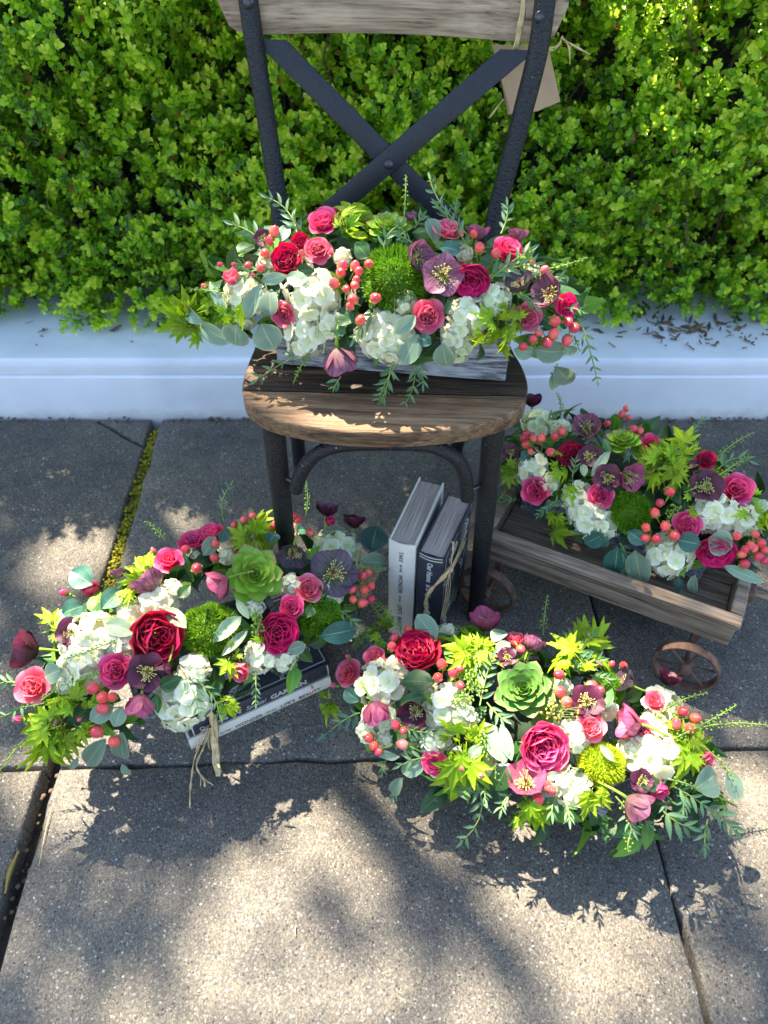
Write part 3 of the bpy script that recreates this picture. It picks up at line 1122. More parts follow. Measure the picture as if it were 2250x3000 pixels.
def catmull(P, k=4):
    out = []
    n = len(P)
    for i in range(n - 1):
        p0, p1, p2, p3 = P[max(i - 1, 0)], P[i], P[i + 1], P[min(i + 2, n - 1)]
        for j in range(k):
            t = j / k
            out.append(.5 * ((2 * p1) + (p2 - p0) * t + (2 * p0 - 5 * p1 + 4 * p2 - p3) * t * t + (3 * p1 - p0 - 3 * p2 + p3) * t ** 3))
    out.append(P[-1])
    return out


for P, foot, mid in ((UPL, dz(648, 1002, .006), (-.169, 1.15, .43)), (UPR, dz(985, 975, .006), (.166, 1.095, .43))):
    top = P[0] + (P[0] - P[1]).normalized() * .09
    path = [top] + P + [Vector(mid), Vector(mid).lerp(foot, .5) + Vector((0, -.006, 0)), foot]
    m = MB()
    m.tube(catmull(path, 4), .0143, 14)
    m.obj('back_upright', MAT['metal'], chair)
# top rail, bowed away from the sitter
zb = .787
m = MB()
xl, xr, yl, yr = -.236, .250, 1.262, 1.206
P = []
ns = 41
for i in range(ns):
    s = -1 + 2 * i / (ns - 1)
    x = xl + (xr - xl) * (s + 1) / 2
    y = yl + (yr - yl) * (s + 1) / 2 + .022 * (1 - s * s) - .004
    e = max(.0, 1 - abs(s) ** 14) ** .5
    hh = .067 * (.30 + .70 * e)
    zc = zb + .062 + .006 * (1 - s * s)
    th = .0105 * (.55 + .45 * e)
    sec = []
    for k in range(16):
        a = 2 * math.pi * k / 16
        cx_, sx_ = math.cos(a), math.sin(a)
        sec.append(Vector((x, y + th * math.copysign(abs(cx_) ** .45, cx_), zc + hh * math.copysign(abs(sx_) ** .35, sx_))))
    P.append(sec)
verts = [p for r in P for p in r]
faces = [(i * 16 + k, i * 16 + (k + 1) % 16, (i + 1) * 16 + (k + 1) % 16, (i + 1) * 16 + k) for i in range(ns - 1) for k in range(16)]
faces += [tuple(range(15, -1, -1)), tuple((ns - 1) * 16 + k for k in range(16))]
m.add(verts, faces)
m.obj('top_rail', MAT['rail'], chair)
# crossed flat bars
bn = ((UPR[0] - UPL[0]).cross(UPL[3] - UPL[0])).normalized()
if bn.y > 0:
    bn = -bn
for (p, q, lift) in (((575, 78), (985, 492), -.003), ((1128, 100), (690, 477), .0022)):
    a = on_plane(p[0] * K, p[1] * K, UPL[0] + bn * lift, bn)
    b = on_plane(q[0] * K, q[1] * K, UPL[0] + bn * lift, bn)
    d = (b - a).normalized()
    w = bn.cross(d)
    Rm = Matrix((d, w, bn)).transposed()
    a = a + (a - b).normalized() * .03
    L_ = (b - a).length
    poly = [(0, -.0158), (L_, -.0158), (L_, .0158), (0, .0158)]
    poly = clip_poly(poly, d.z, w.z, zb - .001 - a.z)        # ends under the rail
    if Rm.determinant() < 0:
        poly = poly[::-1]
    m = MB()
    m.prism(poly, -.0021, .0021, .0008)
    m.v = [tuple(a + Rm @ Vector(p)) for p in m.v]
    m.obj('cross_bar', MAT['bar'], chair)


def rivet(p, n, r, parent=None):
    m = MB()
    Rm = Vector(n).to_track_quat('Z', 'Y').to_matrix()
    m.ball(p, r, 12, 8, (1, 1, .55), Rm)
    return m.obj('rivet', MAT['rivet'], chair, True)


rivet(on_plane(840 * K, 355 * K, UPL[0] + bn * .0045, bn), bn, .0075)
for P, (u, v) in ((UPL, (537, 6)), (UPR, (1166, 38))):
    tt = (P[0] - P[1]).normalized()
    pp = on_plane(u * K, v * K, P[0] + Vector((0, -.0143, 0)), Vector((0, -1, 0)))
    rivet(pp, Vector((0, -1, .1)), .0082)
# bent hoop under the seat
hp = []
for (x, y) in ((345, 805), (355, 760), (385, 690), (440, 622), (525, 575), (640, 556), (850, 551), (1040, 560), (1140, 588), (1215, 640), (1255, 710), (1266, 785), (1268, 850)):
    hp.append(on_y(*c4(x, y), .772))
m = MB()
m.tube(catmull(hp, 3), .0100, 12)
hoop = m.obj('brace_hoop', MAT['metal'], chair)
m = MB()
m.tube([hp[0] + Vector((.004, 0, .012)), hp[0] + Vector((-.018, .016, .012))], .0035, 8)
m.tube([hp[-1] + Vector((-.004, 0, .012)), hp[-1] + Vector((.02, .016, .012))], .0035, 8)
m.obj('screw', MAT['rivet'], hoop)


# ------------------------------------------------------------------ ribbons (raffia), tags
def strand(m, pts, w, n=Vector((0, -.5, .8)), twist=0.0, seed=0, thick=.0006):
    """flat strip along pts, face towards n"""
    pts = catmull([Vector(p) for p in pts], 5) if len(pts) > 2 else [Vector(p) for p in pts]
    N = len(pts)
    r = random.Random(seed)
    rows = []
    ph = r.uniform(0, 6)
    for i, p in enumerate(pts):
        t = (pts[min(i + 1, N - 1)] - pts[max(i - 1, 0)]).normalized()
        b = t.cross(n)
        b = b.normalized() if b.length > 1e-6 else t.orthogonal()
        nn = b.cross(t)
        a = twist * math.sin(i / N * 6 + ph)
        bb = b * math.cos(a) + nn * math.sin(a)
        n2 = nn * math.cos(a) - b * math.sin(a)
        ww = w * (.75 + .25 * math.sin(i * .9 + ph)) * (1 if i < N - 2 else .6)
        rows.append([p - bb * ww / 2, p + n2 * (thick + ww * .12), p + bb * ww / 2, p - n2 * thick])
    verts = [q for row in rows for q in row]
    faces = [(i * 4 + k, i * 4 + (k + 1) % 4, (i + 1) * 4 + (k + 1) % 4, (i + 1) * 4 + k) for i in range(N - 1) for k in range(4)]
    m.add(verts, faces)


c8 = lambda x, y: (600 + x * .6932, y * .6932)
tag = root('gift_tag', on_y(*c8(1400, 330), 1.245), 'folded kraft card tag hanging from the chair back by a raffia tie', 'tag')
for (quad, yy, nm) in ((((1214, 190), (1452, 196), (1503, 431), (1365, 486), (1291, 478)), 1.262, 'card'), (((1222, 193), (1440, 200), (1490, 425), (1372, 470), (1281, 484)), 1.2665, 'card')):
    pts = [on_y(*c8(*q), yy) for q in quad]
    if nm:
        # torn lower edge between the last three corners
        a, b = pts[2], pts[3]
        torn = [a.lerp(b, t / 9) + Vector((0, 0, RNG.uniform(-.0008, .0012))) for t in range(1, 9)]
        poly = [pts[0], pts[1], a] + torn + [b, pts[4]]
    m = MB()
    n = len(poly)
    m.add(poly + [p + Vector((0, .0012, 0)) for p in poly], [tuple(range(n)), tuple(range(2 * n - 1, n - 1, -1))] + [(i, n + i, n + (i + 1) % n, (i + 1) % n) for i in range(n)])
    m.obj(nm, MAT['kraft'], tag, False)
m = MB()
for i, (dx, w) in enumerate(((0, .007), (6, .006), (-7, .005), (2, .004))):
    strand(m, [on_y(*c8(1354 + dx, -60), 1.190), on_y(*c8(1346 + dx, 30), 1.1905), on_y(*c8(1332 + dx, 120), 1.191), on_y(*c8(1314 + dx, 205), 1.194), on_y(*c8(1312 + dx, 216), 1.215)], w, Vector((0, -1, .1)), .3, i)
for i, P in enumerate((((1440, 205), (1490, 195), (1512, 150)), ((1505, 158), (1560, 195), (1624, 228)), ((1512, 165), (1538, 200), (1543, 272)), ((1262, 418), (1235, 455), (1200, 502)), ((1440, 215), (1475, 212), (1505, 180)))):
    strand(m, [on_y(*c8(*p), 1.222) for p in P], .0035, Vector((0, -1, .3)), .8, 10 + i)
m.obj('raffia', MAT['raffia'], tag, True)


# ------------------------------------------------------------------ books
def text_mesh(s, size, shear=0.0, bold=0.0, space=1.0):
    cu = bpy.data.curves.new('lettering', 'FONT')
    cu.body = s
    cu.size = size
    cu.shear = shear
    cu.offset = bold
    cu.space_character = space
    cu.resolution_u = 3
    cu.extrude = .00012
    ob = bpy.data.objects.new('tmp_text', cu)
    col.objects.link(ob)
    dg = bpy.context.evaluated_depsgraph_get()
    me = bpy.data.meshes.new_from_object(ob.evaluated_get(dg))
    me.name = 'lettering'
    bpy.data.objects.remove(ob)
    bpy.data.curves.remove(cu)
    xs = [v.co.x for v in me.vertices]
    return me, max(xs) - min(xs)


def book(name, label, M, T, D, H, cmat, words_, tmat, bands=(), cover_print=False, group=None):
    """M: frame with X across the thickness, Y from spine to fore edge, Z along the height; origin at the spine's lower corner"""
    o = link(name, None, None, M)
    o['label'], o['category'] = label, 'book'
    if group:
        o['group'] = group
    cb = .0028
    for x in (0, T - cb):
        m = MB()
        m.box((x + cb / 2, D / 2 + .004, H / 2), cb, D - .008, H, None, .0008)
        me = m.mesh('cover', cmat, 'auto')
        cv = link('cover', me, o, M.copy())
        if cover_print and x == (T - cb if cover_print == 'right' else 0):
            pm = MB()
            r = random.Random(5)
            sx = 1 if cover_print == 'right' else -1
            xo = (T + .0003) if sx > 0 else -.0003
            def flat(pts):
                q = [Vector((xo, y, z)) for y, z in pts]
                pm.add(q, [tuple(range(len(q)))] if sx > 0 else [tuple(range(len(q) - 1, -1, -1))])
            # border line
            for (y0, y1, z0, z1) in ((.010, D - .006, .006, .0075), (.010, D - .006, H - .0075, H - .006), (.010, .0115, .006, H - .006), (D - .0075, D - .006, .006, H - .006)):
                flat([(y0, z0), (y1, z0), (y1, z1), (y0, z1)])
            for i in range(26):
                cy_, cz_ = r.uniform(.022, D - .02), r.uniform(.02, H - .02)
                a = r.uniform(0, 6.28)
                if r.random() < .3:
                    for k_ in range(9):
                        b_ = k_ * 2 * math.pi / 9
                        for rad in (.007,):
                            pts = [(cy_ + math.cos(b_ + t) * rr, cz_ + math.sin(b_ + t) * rr) for t, rr in ((0, .0025), (.3, rad * .8), (0, rad), (-.3, rad * .8))]
                            flat(pts[::-1])
                else:
                    for k_ in range(7):
                        t = k_ / 6
                        py, pz = cy_ + math.cos(a) * (t - .5) * .03 + .004 * math.sin(t * 4), cz_ + math.sin(a) * (t - .5) * .03
                        for sd in (-1, 1):
                            b_ = a + sd * .8
                            L_, w_ = .0085, .0022
                            d_, n_ = (math.cos(b_), math.sin(b_)), (-math.sin(b_), math.cos(b_))
                            pts = [(py, pz), (py + d_[0] * L_ * .5 + n_[0] * w_, pz + d_[1] * L_ * .5 + n_[1] * w_), (py + d_[0] * L_, pz + d_[1] * L_), (py + d_[0] * L_ * .5 - n_[0] * w_, pz + d_[1] * L_ * .5 - n_[1] * w_)]
                            flat(pts[::-1])
            link('cover_print', pm.mesh('cover_print', MAT['print_white'], False), cv, M.copy())
    m = MB()
    P = []
    for j in range(2):
        P.append([Vector((T * (i / 10), .004 - .0042 * math.sin(math.pi * i / 10) + (0 if 0 < i < 10 else 0.0), H * j)) for i in range(11)])
    back = [[p + Vector((0, .0022, 0)) for p in row] for row in P]
    m.grid(P)
    m.grid(back[::-1])
    for j in (0, 1):
        m.grid([P[j], back[j]] if j else [back[j], P[j]])
    spn = link('spine', m.mesh('spine', cmat, 'auto'), o, M.copy())
    m = MB()
    ins = .0035
    x0, x1, y0, y1, z0, z1 = cb + .0002, T - cb - .0002, .0065, D - ins - .002, ins, H - ins
    def face(pts):
        m.add(pts, [(0, 1, 2, 3)], [(0, 0), (1, 0), (1, 1), (0, 1)])
    dish = .004
    face([(x0, y0, z1), (x1, y0, z1), (x1, y1, z1), (x0, y1, z1)])
    face([(x0, y1, z0), (x1, y1, z0), (x1, y0, z0), (x0, y0, z0)])
    face([(x1, y1 - dish * 0, z0), (x0, y1, z0), (x0, y1, z1), (x1, y1, z1)])
    link('pages', m.mesh('pages', MAT['pages'], False), o, M.copy())
    # lettering runs from the head of the spine downwards
    tot = sum(w for *_a, w in words_)
    z = H * .93
    for (s, size, shear, bold, rel) in words_:
        me, w = text_mesh(s, size, shear, bold)
        me.materials.clear()
        me.materials.append(tmat)
        k_ = rel / w
        # text x -> -Z, text y -> +X, normal -> -Y
        R = Matrix(((0, 1, 0, T / 2 - size * .33), (0, 0, -1, -.00065), (-k_ if k_ < 1 else -1, 0, 0, z), (0, 0, 0, 1)))
        link('lettering', me, spn, M @ R)
        z -= min(rel, w) + .007
    for zz in bands:
        m = MB()
        P = [[Vector((T * (.07 + .86 * i / 10), .0034 - .0042 * math.sin(math.pi * (.07 + .86 * i / 10)), zz + dz_)) for i in range(11)] for dz_ in (0, .0022)]
        m.grid(P)
        link('band', m.mesh('band', tmat, True), spn, M.copy())
    return o


W_NAVY = [('Our Home', .0125, .0, .0003, .044), ('is a', .0115, .0, .0003, .014), ('Special', .013, .35, .0, .034), ('GARDEN', .0150, .0, .0006, .066)]
W_CREAM = [('TAKE', .0095, .12, .0, .025), ('IN THE', .0055, .12, .0, .018), ('WONDER', .0105, .12, .0, .044), ('OF ALL', .0055, .12, .0, .017), ("LIFE'S", .0105, .12, .0, .030), ('BEAUTY', .0105, .12, .0, .040)]
cb_ = lambda x, y: (1080 + x * .2411, 1360 + y * .2411)


def stand_frame(TL, TR, BK, H):
    a, b, k_ = on_z(*TL, H), on_z(*TR, H), on_z(*BK, H)
    yv = (k_ - a)
    yv.z = 0
    D = yv.length
    yv.normalize()
    xv = Vector((yv.y, -yv.x, 0))
    T = (b - a).dot(xv)
    M = Matrix((xv, yv, Vector((0, 0, 1)))).transposed().to_4x4()
    return Matrix.Translation((a.x, a.y, .001)) @ M, T, D


M1, T1, D1 = stand_frame(cb_(235, 930), cb_(572, 1020), cb_(615, 150), .235)
book('book', 'cream book standing upright under the chair, spine to the front', M1, T1 * .97, D1, .234, MAT['cream'], W_CREAM, MAT['print_black'])
M2, T2, D2 = stand_frame(cb_(583, 1065), cb_(915, 1165), cb_(960, 330), .228)
M2 = M2 @ Matrix.Translation((.0012, 0, 0))
book('book', 'navy floral book standing upright beside the cream one, tied with raffia', M2, T2 * .98, D2, .227, MAT['navy'], W_NAVY, MAT['print_white'], (.2225, .2165), 'right')
print('books', T1, D1, T2, D2)
# raffia round the standing books
tie = root('raffia_tie', M2 @ Vector((T2, .05, .16)), 'pale raffia ribbon knotted on the navy book standing under the chair', 'ribbon')
m = MB()
nx = M2.to_3x3() @ Vector((1, 0, 0))
ny = M2.to_3x3() @ Vector((0, -1, 0))
pc = M2 @ Vector((T2 + .002, 0, 0))
pf = M2 @ Vector((0, -.004, 0))
side = lambda x, y, l=.002: on_plane(*cb_(x, y), pc + nx * l, nx)
front = lambda x, y, l=.003: on_plane(*cb_(x, y), pf + ny * l, ny)
for i, (x0, y0, x1, y1) in enumerate(((1195, 800, 985, 1290), (1180, 900, 990, 1280), (1165, 960, 1000, 1300))):
    strand(m, [side(x0, y0), side((x0 + x1) / 2 + 8, (y0 + y1) / 2), side(x1, y1)], .0055, nx, .3, i)
for i, dx in enumerate((0, 22, -20)):
    strand(m, [side(985, 1290), side(970 + dx, 1450), side(945 + dx, 1650), side(900 + dx, 1880)], .005, nx, .4, 20 + i)
strand(m, [side(1000, 950), side(1030, 960), side(1015, 1100), side(990, 1270)], .005, nx, .4, 40)
strand(m, [front(985, 1290, .004), front(930, 1350, .006), front(810, 1470, .007), front(715, 1590, .008), front(695, 1700, .008), front(715, 1850, .008), front(730, 1985, .010)], .008, ny, .6, 41)
strand(m, [front(985, 1290, .004), front(940, 1330, .004), front(870, 1400, .005)], .006, ny, .5, 42)
m.ball(side(985, 1285), .006, 8, 6, (1, .7, 1))
m.obj('strands', MAT['raffia'], tie, True)

# the pair lying under the left arrangement
cs = lambda x, y: (500 + x * .3315, 1850 + y * .3315)
P0, P1 = on_z(*cs(192, 1062), .001), on_z(*cs(1425, 500), .001)
zv = (P0 - P1)
LB = zv.length
zv.normalize()
yv = Vector((zv.y, -zv.x, 0))
if yv.y < 0:
    yv = -yv
xv = yv.cross(zv)
print('stack', LB, zv, yv, xv)


def lying(p_head, T, zv, yv):
    xv = yv.cross(zv)                   # up or down
    M = Matrix((xv, yv, zv)).transposed().to_4x4()
    return Matrix.Translation(p_head) @ M


TC, TN = .029, .034
Dl = .165
up = xv.z > 0
Mc = lying(P1 + Vector((0, 0, 0 if up else TC)), TC, zv, yv)
lift = Vector((0, 0, TC + .001))
Mn = lying(P1 + lift + yv * .002 - zv * .004 + Vector((0, 0, 0 if up else TN)), TN, zv, yv)


def flip_words(W):
    return W


def book_lying(name, label, M, T, cmat, W, tmat, bands, pr):
    """same book; here the head lies to the left so that the title reads from left to right"""
    return book(name, label, M, T, Dl, LB, cmat, W, tmat, bands, pr)


# z axis of the book must point from right (foot) to left (head): P1 + zv*LB = P0
book_lying('book', 'cream book lying at the bottom of the pair under the left flowers', Mc, TC, MAT['cream'], W_CREAM, MAT['print_black'], (), None)
book_lying('book', 'navy book with white floral cover lying on the cream book', Mn, TN, MAT['navy'], W_NAVY, MAT['print_white'], (.006, LB - .008), 'right' if up else 'left')
STACK_Z = TC + TN + .002
# raffia hanging from the lying pair
tie = root('raffia_tie', on_z(*cs(390, 1000), .03), 'pale raffia ribbon tied round the two lying books, its ends trailing on the pavement', 'ribbon')
m = MB()
pf = P0 - yv * .003
fr = lambda x, y, l=.002: on_plane(*cs(x, y), pf - yv * l, -yv)
gr = lambda x, y, z=.004: on_z(*cs(x, y), z)
nf = -yv + Vector((0, 0, .4))
for i, dx in enumerate((-14, 4, 22)):
    strand(m, [fr(378 + dx, 640, .003), fr(378 + dx, 760, .004), fr(385 + dx, 880, .006), gr(392 + dx, 1040, .02), gr(402 + dx, 1160, .008), gr(418 + dx * .5, 1280, .004)], .0085, nf, .35, 50 + i)
for i, P in enumerate((((330, 850), (300, 930), (262, 990), (236, 1070)), ((345, 850), (330, 940), (300, 1000), (285, 1040)), ((310, 860), (265, 900), (240, 1000), (225, 1060)), ((360, 850), (335, 980), (350, 1050), (372, 1020), (372, 900)))):
    strand(m, [fr(x, y, .004) for x, y in P], .0036, nf, .6, 60 + i)
strand(m, [gr(236, 1062, .016), gr(212, 1120), gr(190, 1260), gr(180, 1340), gr(172, 1450), gr(170, 1562)], .0036, Vector((0, 0, 1)), .5, 70)
strand(m, [gr(288, 1035, .018), gr(255, 1100), gr(228, 1180), gr(248, 1240), gr(285, 1290), gr(300, 1330), gr(304, 1378)], .0042, Vector((0, 0, 1)), .5, 71)
strand(m, [gr(280, 1280), gr(320, 1320), gr(378, 1356)], .0025, Vector((0, 0, 1)), .5, 72)
strand(m, [gr(255, 1245), gr(268, 1310), gr(262, 1370)], .002, Vector((0, 0, 1)), .5, 73)
m.obj('strands', MAT['raffia'], tie, True)

# ------------------------------------------------------------------ wagon
WZ1, WZ0 = .158, .098
NR_, NL_ = on_z(2168, 1824, WZ1), on_z(1412, 1556, WZ1)
ex = (NR_ - NL_)
WL = ex.length
ex.normalize()
ey = Vector((-ex.y, ex.x, 0))
WW = .275
Rw = Matrix((ex, ey, Vector((0, 0, 1)))).transposed()
wpt = lambda a, b, z: Vector((NL_.x, NL_.y, 0)) + ex * a + ey * b + Vector((0, 0, z))
wagon = root('toy_wagon', wpt(WL / 2, WW / 2, 0), 'small rustic wooden wagon with rusty spoked iron wheels holding a flower arrangement', 'wagon')
bt = .013


def wbox(name, a, b, z, sa, sb, sz, mat=None, bev=.0018, par=None):
    m = MB()
    m.box(wpt(a, b, z), sa, sb, sz, Rw, bev)
    return m.obj(name, mat or MAT['wagon'], par or wagon)


hh = (WZ1 - .012 - WZ0)
for b in (bt / 2, WW - bt / 2):
    wbox('side_board', WL / 2, b, WZ0 + hh / 2 - .001, WL, bt, hh)
    wbox('side_rail', WL / 2, b + (-.003 if b < .1 else .003), WZ1 - .006, WL + .006, bt + .010, .0115)
for a in (bt / 2, WL - bt / 2):
    wbox('end_board', a, WW / 2, WZ0 + hh / 2 - .0015, bt, WW - 2 * bt - .001, hh - .001)
    wbox('end_rail', a + (.001 if a > .1 else -.001), WW / 2, WZ1 - .0065, bt + .006, WW - 2 * bt - .012, .0115)
nb = 4
bw = (WW - 2 * bt - .004) / nb
for i in range(nb):
    wbox('floor_board', WL / 2, bt + .002 + bw * (i + .5), WZ0 + .0045, WL - 2 * bt - .002, bw - .0015, .009)
for b in (.028, WW - .028):
    wbox('chassis_bar', WL / 2, b, WZ0 - .0055, WL - .05, .012, .009, MAT['rust'])
# wheels
RW = .050
wc1, wc2 = on_z(2010, 1952, RW), on_z(1455, 1675, RW)
a1 = (wc1 - wpt(0, 0, RW)).dot(ex)
a2 = (wc2 - wpt(0, 0, RW)).dot(ex)
a1, a2 = min(a1, WL - .03), max(a2, .03)
b1 = (wc1 - wpt(0, 0, RW)).dot(ey)
print('wagon', WL, a1, a2, b1)
b1 = max(min(b1, -.012), -.05)
for a in (a1, a2):
    m = MB()
    m.tube([wpt(a, b1 - .012, RW), wpt(a, WW - b1 + .012, RW)], .0052, 10)
    m.obj('axle', MAT['rust'], wagon)
    m = MB()
    for b in (.028, WW - .028):
        m.box(wpt(a, b, (RW + WZ0 - .01) / 2 + .002), .012, .012, WZ0 - .01 - RW + .004, Rw, .001)
    m.obj('axle_bracket', MAT['rust'], wagon)
    for b in (b1, WW - b1):
        c = wpt(a, b, RW)
        m = MB()
        N = 40
        verts = []
        for k in range(N):
            t = 2 * math.pi * k / N
            rd = ex * math.cos(t) + Vector((0, 0, math.sin(t)))
            for (rr, bb) in ((RW, -.008), (RW, .008), (RW - .0035, .008), (RW - .0035, -.008)):
                verts.append(c + rd * rr + ey * bb)
        m.add(verts, [(k * 4 + j, ((k + 1) % N) * 4 + j, ((k + 1) % N) * 4 + (j + 1) % 4, k * 4 + (j + 1) % 4) for k in range(N) for j in range(4)])
        wh = m.obj('wheel', MAT['rust'], wagon)
        m = MB()
        m.tube([c - ey * .014, c - ey * .009, c + ey * .009, c + ey * .014], [.0065, .0095, .0095, .0065], 12)
        m.obj('hub', MAT['rust'], wh)
        for k in range(6):
            t = 2 * math.pi * k / 6 + .3
            rd = ex * math.cos(t) + Vector((0, 0, math.sin(t)))
            m = MB()
            m.tube([c + rd * .007, c + rd * (RW - .003)], .0021, 6, False)
            m.obj('spoke', MAT['rust'], wh)
# pull handle: bracket on the front end and a rod that rises out of the picture
m = MB()
h0 = wpt(WL + .006, WW * .42, WZ0 + .012)
m.tube([h0, h0 + ex * .045 + Vector((0, 0, .004)), h0 + ex * .20 + Vector((0, 0, .05)), h0 + ex * .38 + Vector((0, 0, .10))], .0065, 10)
hd = m.obj('handle', MAT['wagon'], wagon)
m = MB()
m.box(h0 + ex * .006, .018, .03, .02, Rw, .002)
m.obj('handle_bracket', MAT['rust'], hd)

# ------------------------------------------------------------------ small things on the ground
for (kind, label, cat, P, w) in (
        ('fallen_leaf', 'long green leaf with an orange tip lying in the joint at the left edge', 'leaf', ((40, 1838), (22, 1880), (12, 1930)), .009),
        ('dry_stalk', 'thin pale straw lying in the mossy joint near the left edge', 'straw', ((112, 1745), (100, 1790), (84, 1870)), .0016),
        ('fallen_leaf', 'tiny tan leaf lying on the sunlit slab near the bottom of the photo', 'leaf', ((640, 1998), (637, 2010), (639, 2021)), .003)):
    pts = [dz(u, v, .004 if u < 200 and kind == 'dry_stalk' else (.003 if u > 200 else -.004)) for u, v in P]
    m = MB()
    strand(m, pts, w, Vector((.2, 0, 1)), .3, 5, .0004)
    o = m.obj(kind, MAT['dry_leaf'] if kind == 'fallen_leaf' and w > .005 else MAT['raffia'], None, True, pts[0])
    o['label'], o['category'] = label, cat

# ------------------------------------------------------------------ flower building blocks (unit size, facing +Z)
def petal_pts(L, W, a0, a1, prof, nu=5, nv=6, cup=.25, ruf=0.0, roll=0.0, seed=0, r0=0.0, z0=0.0, notch=0.0):
    r = random.Random(seed)
    ph = r.uniform(0, 6)
    P = []
    pos = Vector((0, r0, z0))
    for j in range(nv):
        t = j / (nv - 1)
        a = math.radians(a0 + (a1 - a0) * t + roll * max(0, t - .7) / .3)
        if j:
            pos = pos + Vector((0, math.sin(a), math.cos(a))) * (L / (nv - 1))
        n = Vector((0, -math.cos(a), math.sin(a)))
        d = Vector((0, math.sin(a), math.cos(a)))
        w = W * prof(t)
        row = []
        for i in range(nu):
            s = -1 + 2 * i / (nu - 1)
            q = pos + Vector((s * w, 0, 0)) + n * (cup * s * s * w) + n * (ruf * t * math.sin(s * 5 + ph) * .5)
            q = q - d * (notch * t ** 4 * (1 - abs(s))) - d * (.16 * L * t ** 3 * s * s)
            q = q + n * (ruf * .3 * math.sin(t * 7 + ph + s * 2))
            row.append(q)
        P.append(row)
    return P


def petal_mesh(name, mat, *a, **k):
    m = MB()
    m.grid(petal_pts(*a, **k))
    return m.mesh(name, mat, True)


round_p = lambda t: .26 + .74 * math.sin(math.pi * min(1, .08 + .80 * t)) ** .8
oval_p = lambda t: .22 + .78 * math.sin(math.pi * min(1, .05 + .80 * t)) ** .7 if t < .99 else .62
CACHE = {}


def cached(key, fn):
    if key not in CACHE:
        CACHE[key] = fn()
    return CACHE[key]


def rose_heart(mat, seed, R, n_rings, z0, zt):
    r = random.Random(seed)
    m = MB()
    for k in range(n_rings):
        rad = R * (.14 + .86 * k / max(1, n_rings - 1))
        narc = 2 if k == 0 else 3 + (k > 2)
        for q in range(narc):
            st = r.uniform(0, 6.28) if q == 0 else st + 2 * math.pi / narc
            span = 2 * math.pi / narc * 1.35
            N = 11
            P = []
            f1, f2, p1 = r.uniform(4, 7), r.uniform(.05, .11), r.uniform(0, 6)
            top = zt + r.uniform(-.05, .05) - .10 * (k / max(1, n_rings - 1)) ** 2
            for (h, dr) in ((0, -.05), (.5, 0.0), (.85, .0), (1.0, .05)):
                row = []
                for i in range(N):
                    u = i / (N - 1)
                    th = st + span * u
                    edge = math.sin(math.pi * u) ** .5
                    rr = rad * (1 + (.16 * u - .08)) + f2 * math.sin(th * f1 + p1) * h + dr * (.5 + edge * .7)
                    z = z0 + (top - z0) * h * (.72 + .28 * edge) + .03 * math.sin(th * 6 + p1) * h
                    row.append(Vector((rr * math.cos(th), rr * math.sin(th), z)))
                P.append(row)
            m.grid(P)
    return m.mesh('rose_heart', mat, True)


def make_rose(mat, mk, big, v):
    """heart mesh and outer petals"""
    if big == 2:       # large garden rose, quartered
        heart = cached(('h2', mk, v), lambda: rose_heart(mat, 11 + v, .66, 6, -.25, .33))
        rings = ((5, 1.22, .78, 82, 22, .05, -.55, 12), (5, 1.12, .74, 72, 2, .06, -.50, 25), (5, .98, .64, 62, -8, .06, -.42, 10))
    elif big == 1:     # spray rose
        heart = cached(('h1', mk, v), lambda: rose_heart(mat, 31 + v, .50, 4, -.25, .36))
        rings = ((5, 1.30, .74, 88, 38, .04, -.60, 45), (5, 1.10, .66, 70, 2, .05, -.52, 30), (4, .95, .55, 55, -8, .05, -.45, 10))
    else:              # half open
        heart = cached(('h0', mk, v), lambda: rose_heart(mat, 51 + v, .30, 3, -.2, .55))
        rings = ((5, 1.35, .62, 66, -2, .04, -.65, 30), (4, 1.25, .52, 50, -12, .04, -.55, 10))
    pets = []
    opn = RNG.uniform(-.10, .14)
    for ri, (n, L, W, a0, a1, r0, z0, roll) in enumerate(rings):
        for i in range(n):
            me = cached(('p', mk, big, ri, (i + v) % 3), lambda: petal_mesh('petal', mat, L, W, a0, a1, round_p, 7, 7, .30, .06, roll, 70 + ri * 5 + i + v, r0, z0, .05))
            ang = 2 * math.pi * (i + .5 * ri) / n + RNG.uniform(-.12, .12)
            pets.append((me, Matrix.Rotation(ang, 4, 'Z') @ Matrix.Rotation(RNG.uniform(-.12, .12) + opn, 4, 'X') @ Matrix.Scale(RNG.uniform(.93, 1.06), 4)))
    return heart, pets


def sepal_mesh():
    m = MB()
    for i in range(5):
        P = petal_pts(.75, .12, 70, 110, lambda t: max(.02, 1 - t), 3, 4, .1, 0, 0, i, .1, -.62)
        R = Matrix.Rotation(i * 2 * math.pi / 5, 3, 'Z')
        m.grid([[R @ p for p in row] for row in P])
    m.tube([(0, 0, -.55), (0, 0, -.8), (.05, 0, -1.5)], [.2, .13, .07], 6)
    return m.mesh('sepals', MAT['calyx'], True)


def bud_mesh(mat):
    m = MB()
    for k in range(3):
        R = Matrix.Rotation(k * 2.09, 3, 'Z')
        P = petal_pts(1.9, .62, 55, -35, oval_p, 5, 7, .5, .03, 0, k, .02, -.7)
        m.grid([[R @ p for p in row] for row in P])
    m.ball((0, 0, 0), .48, 8, 6, (1, 1, 1.5))
    return m.mesh('rose_bud', mat, True)


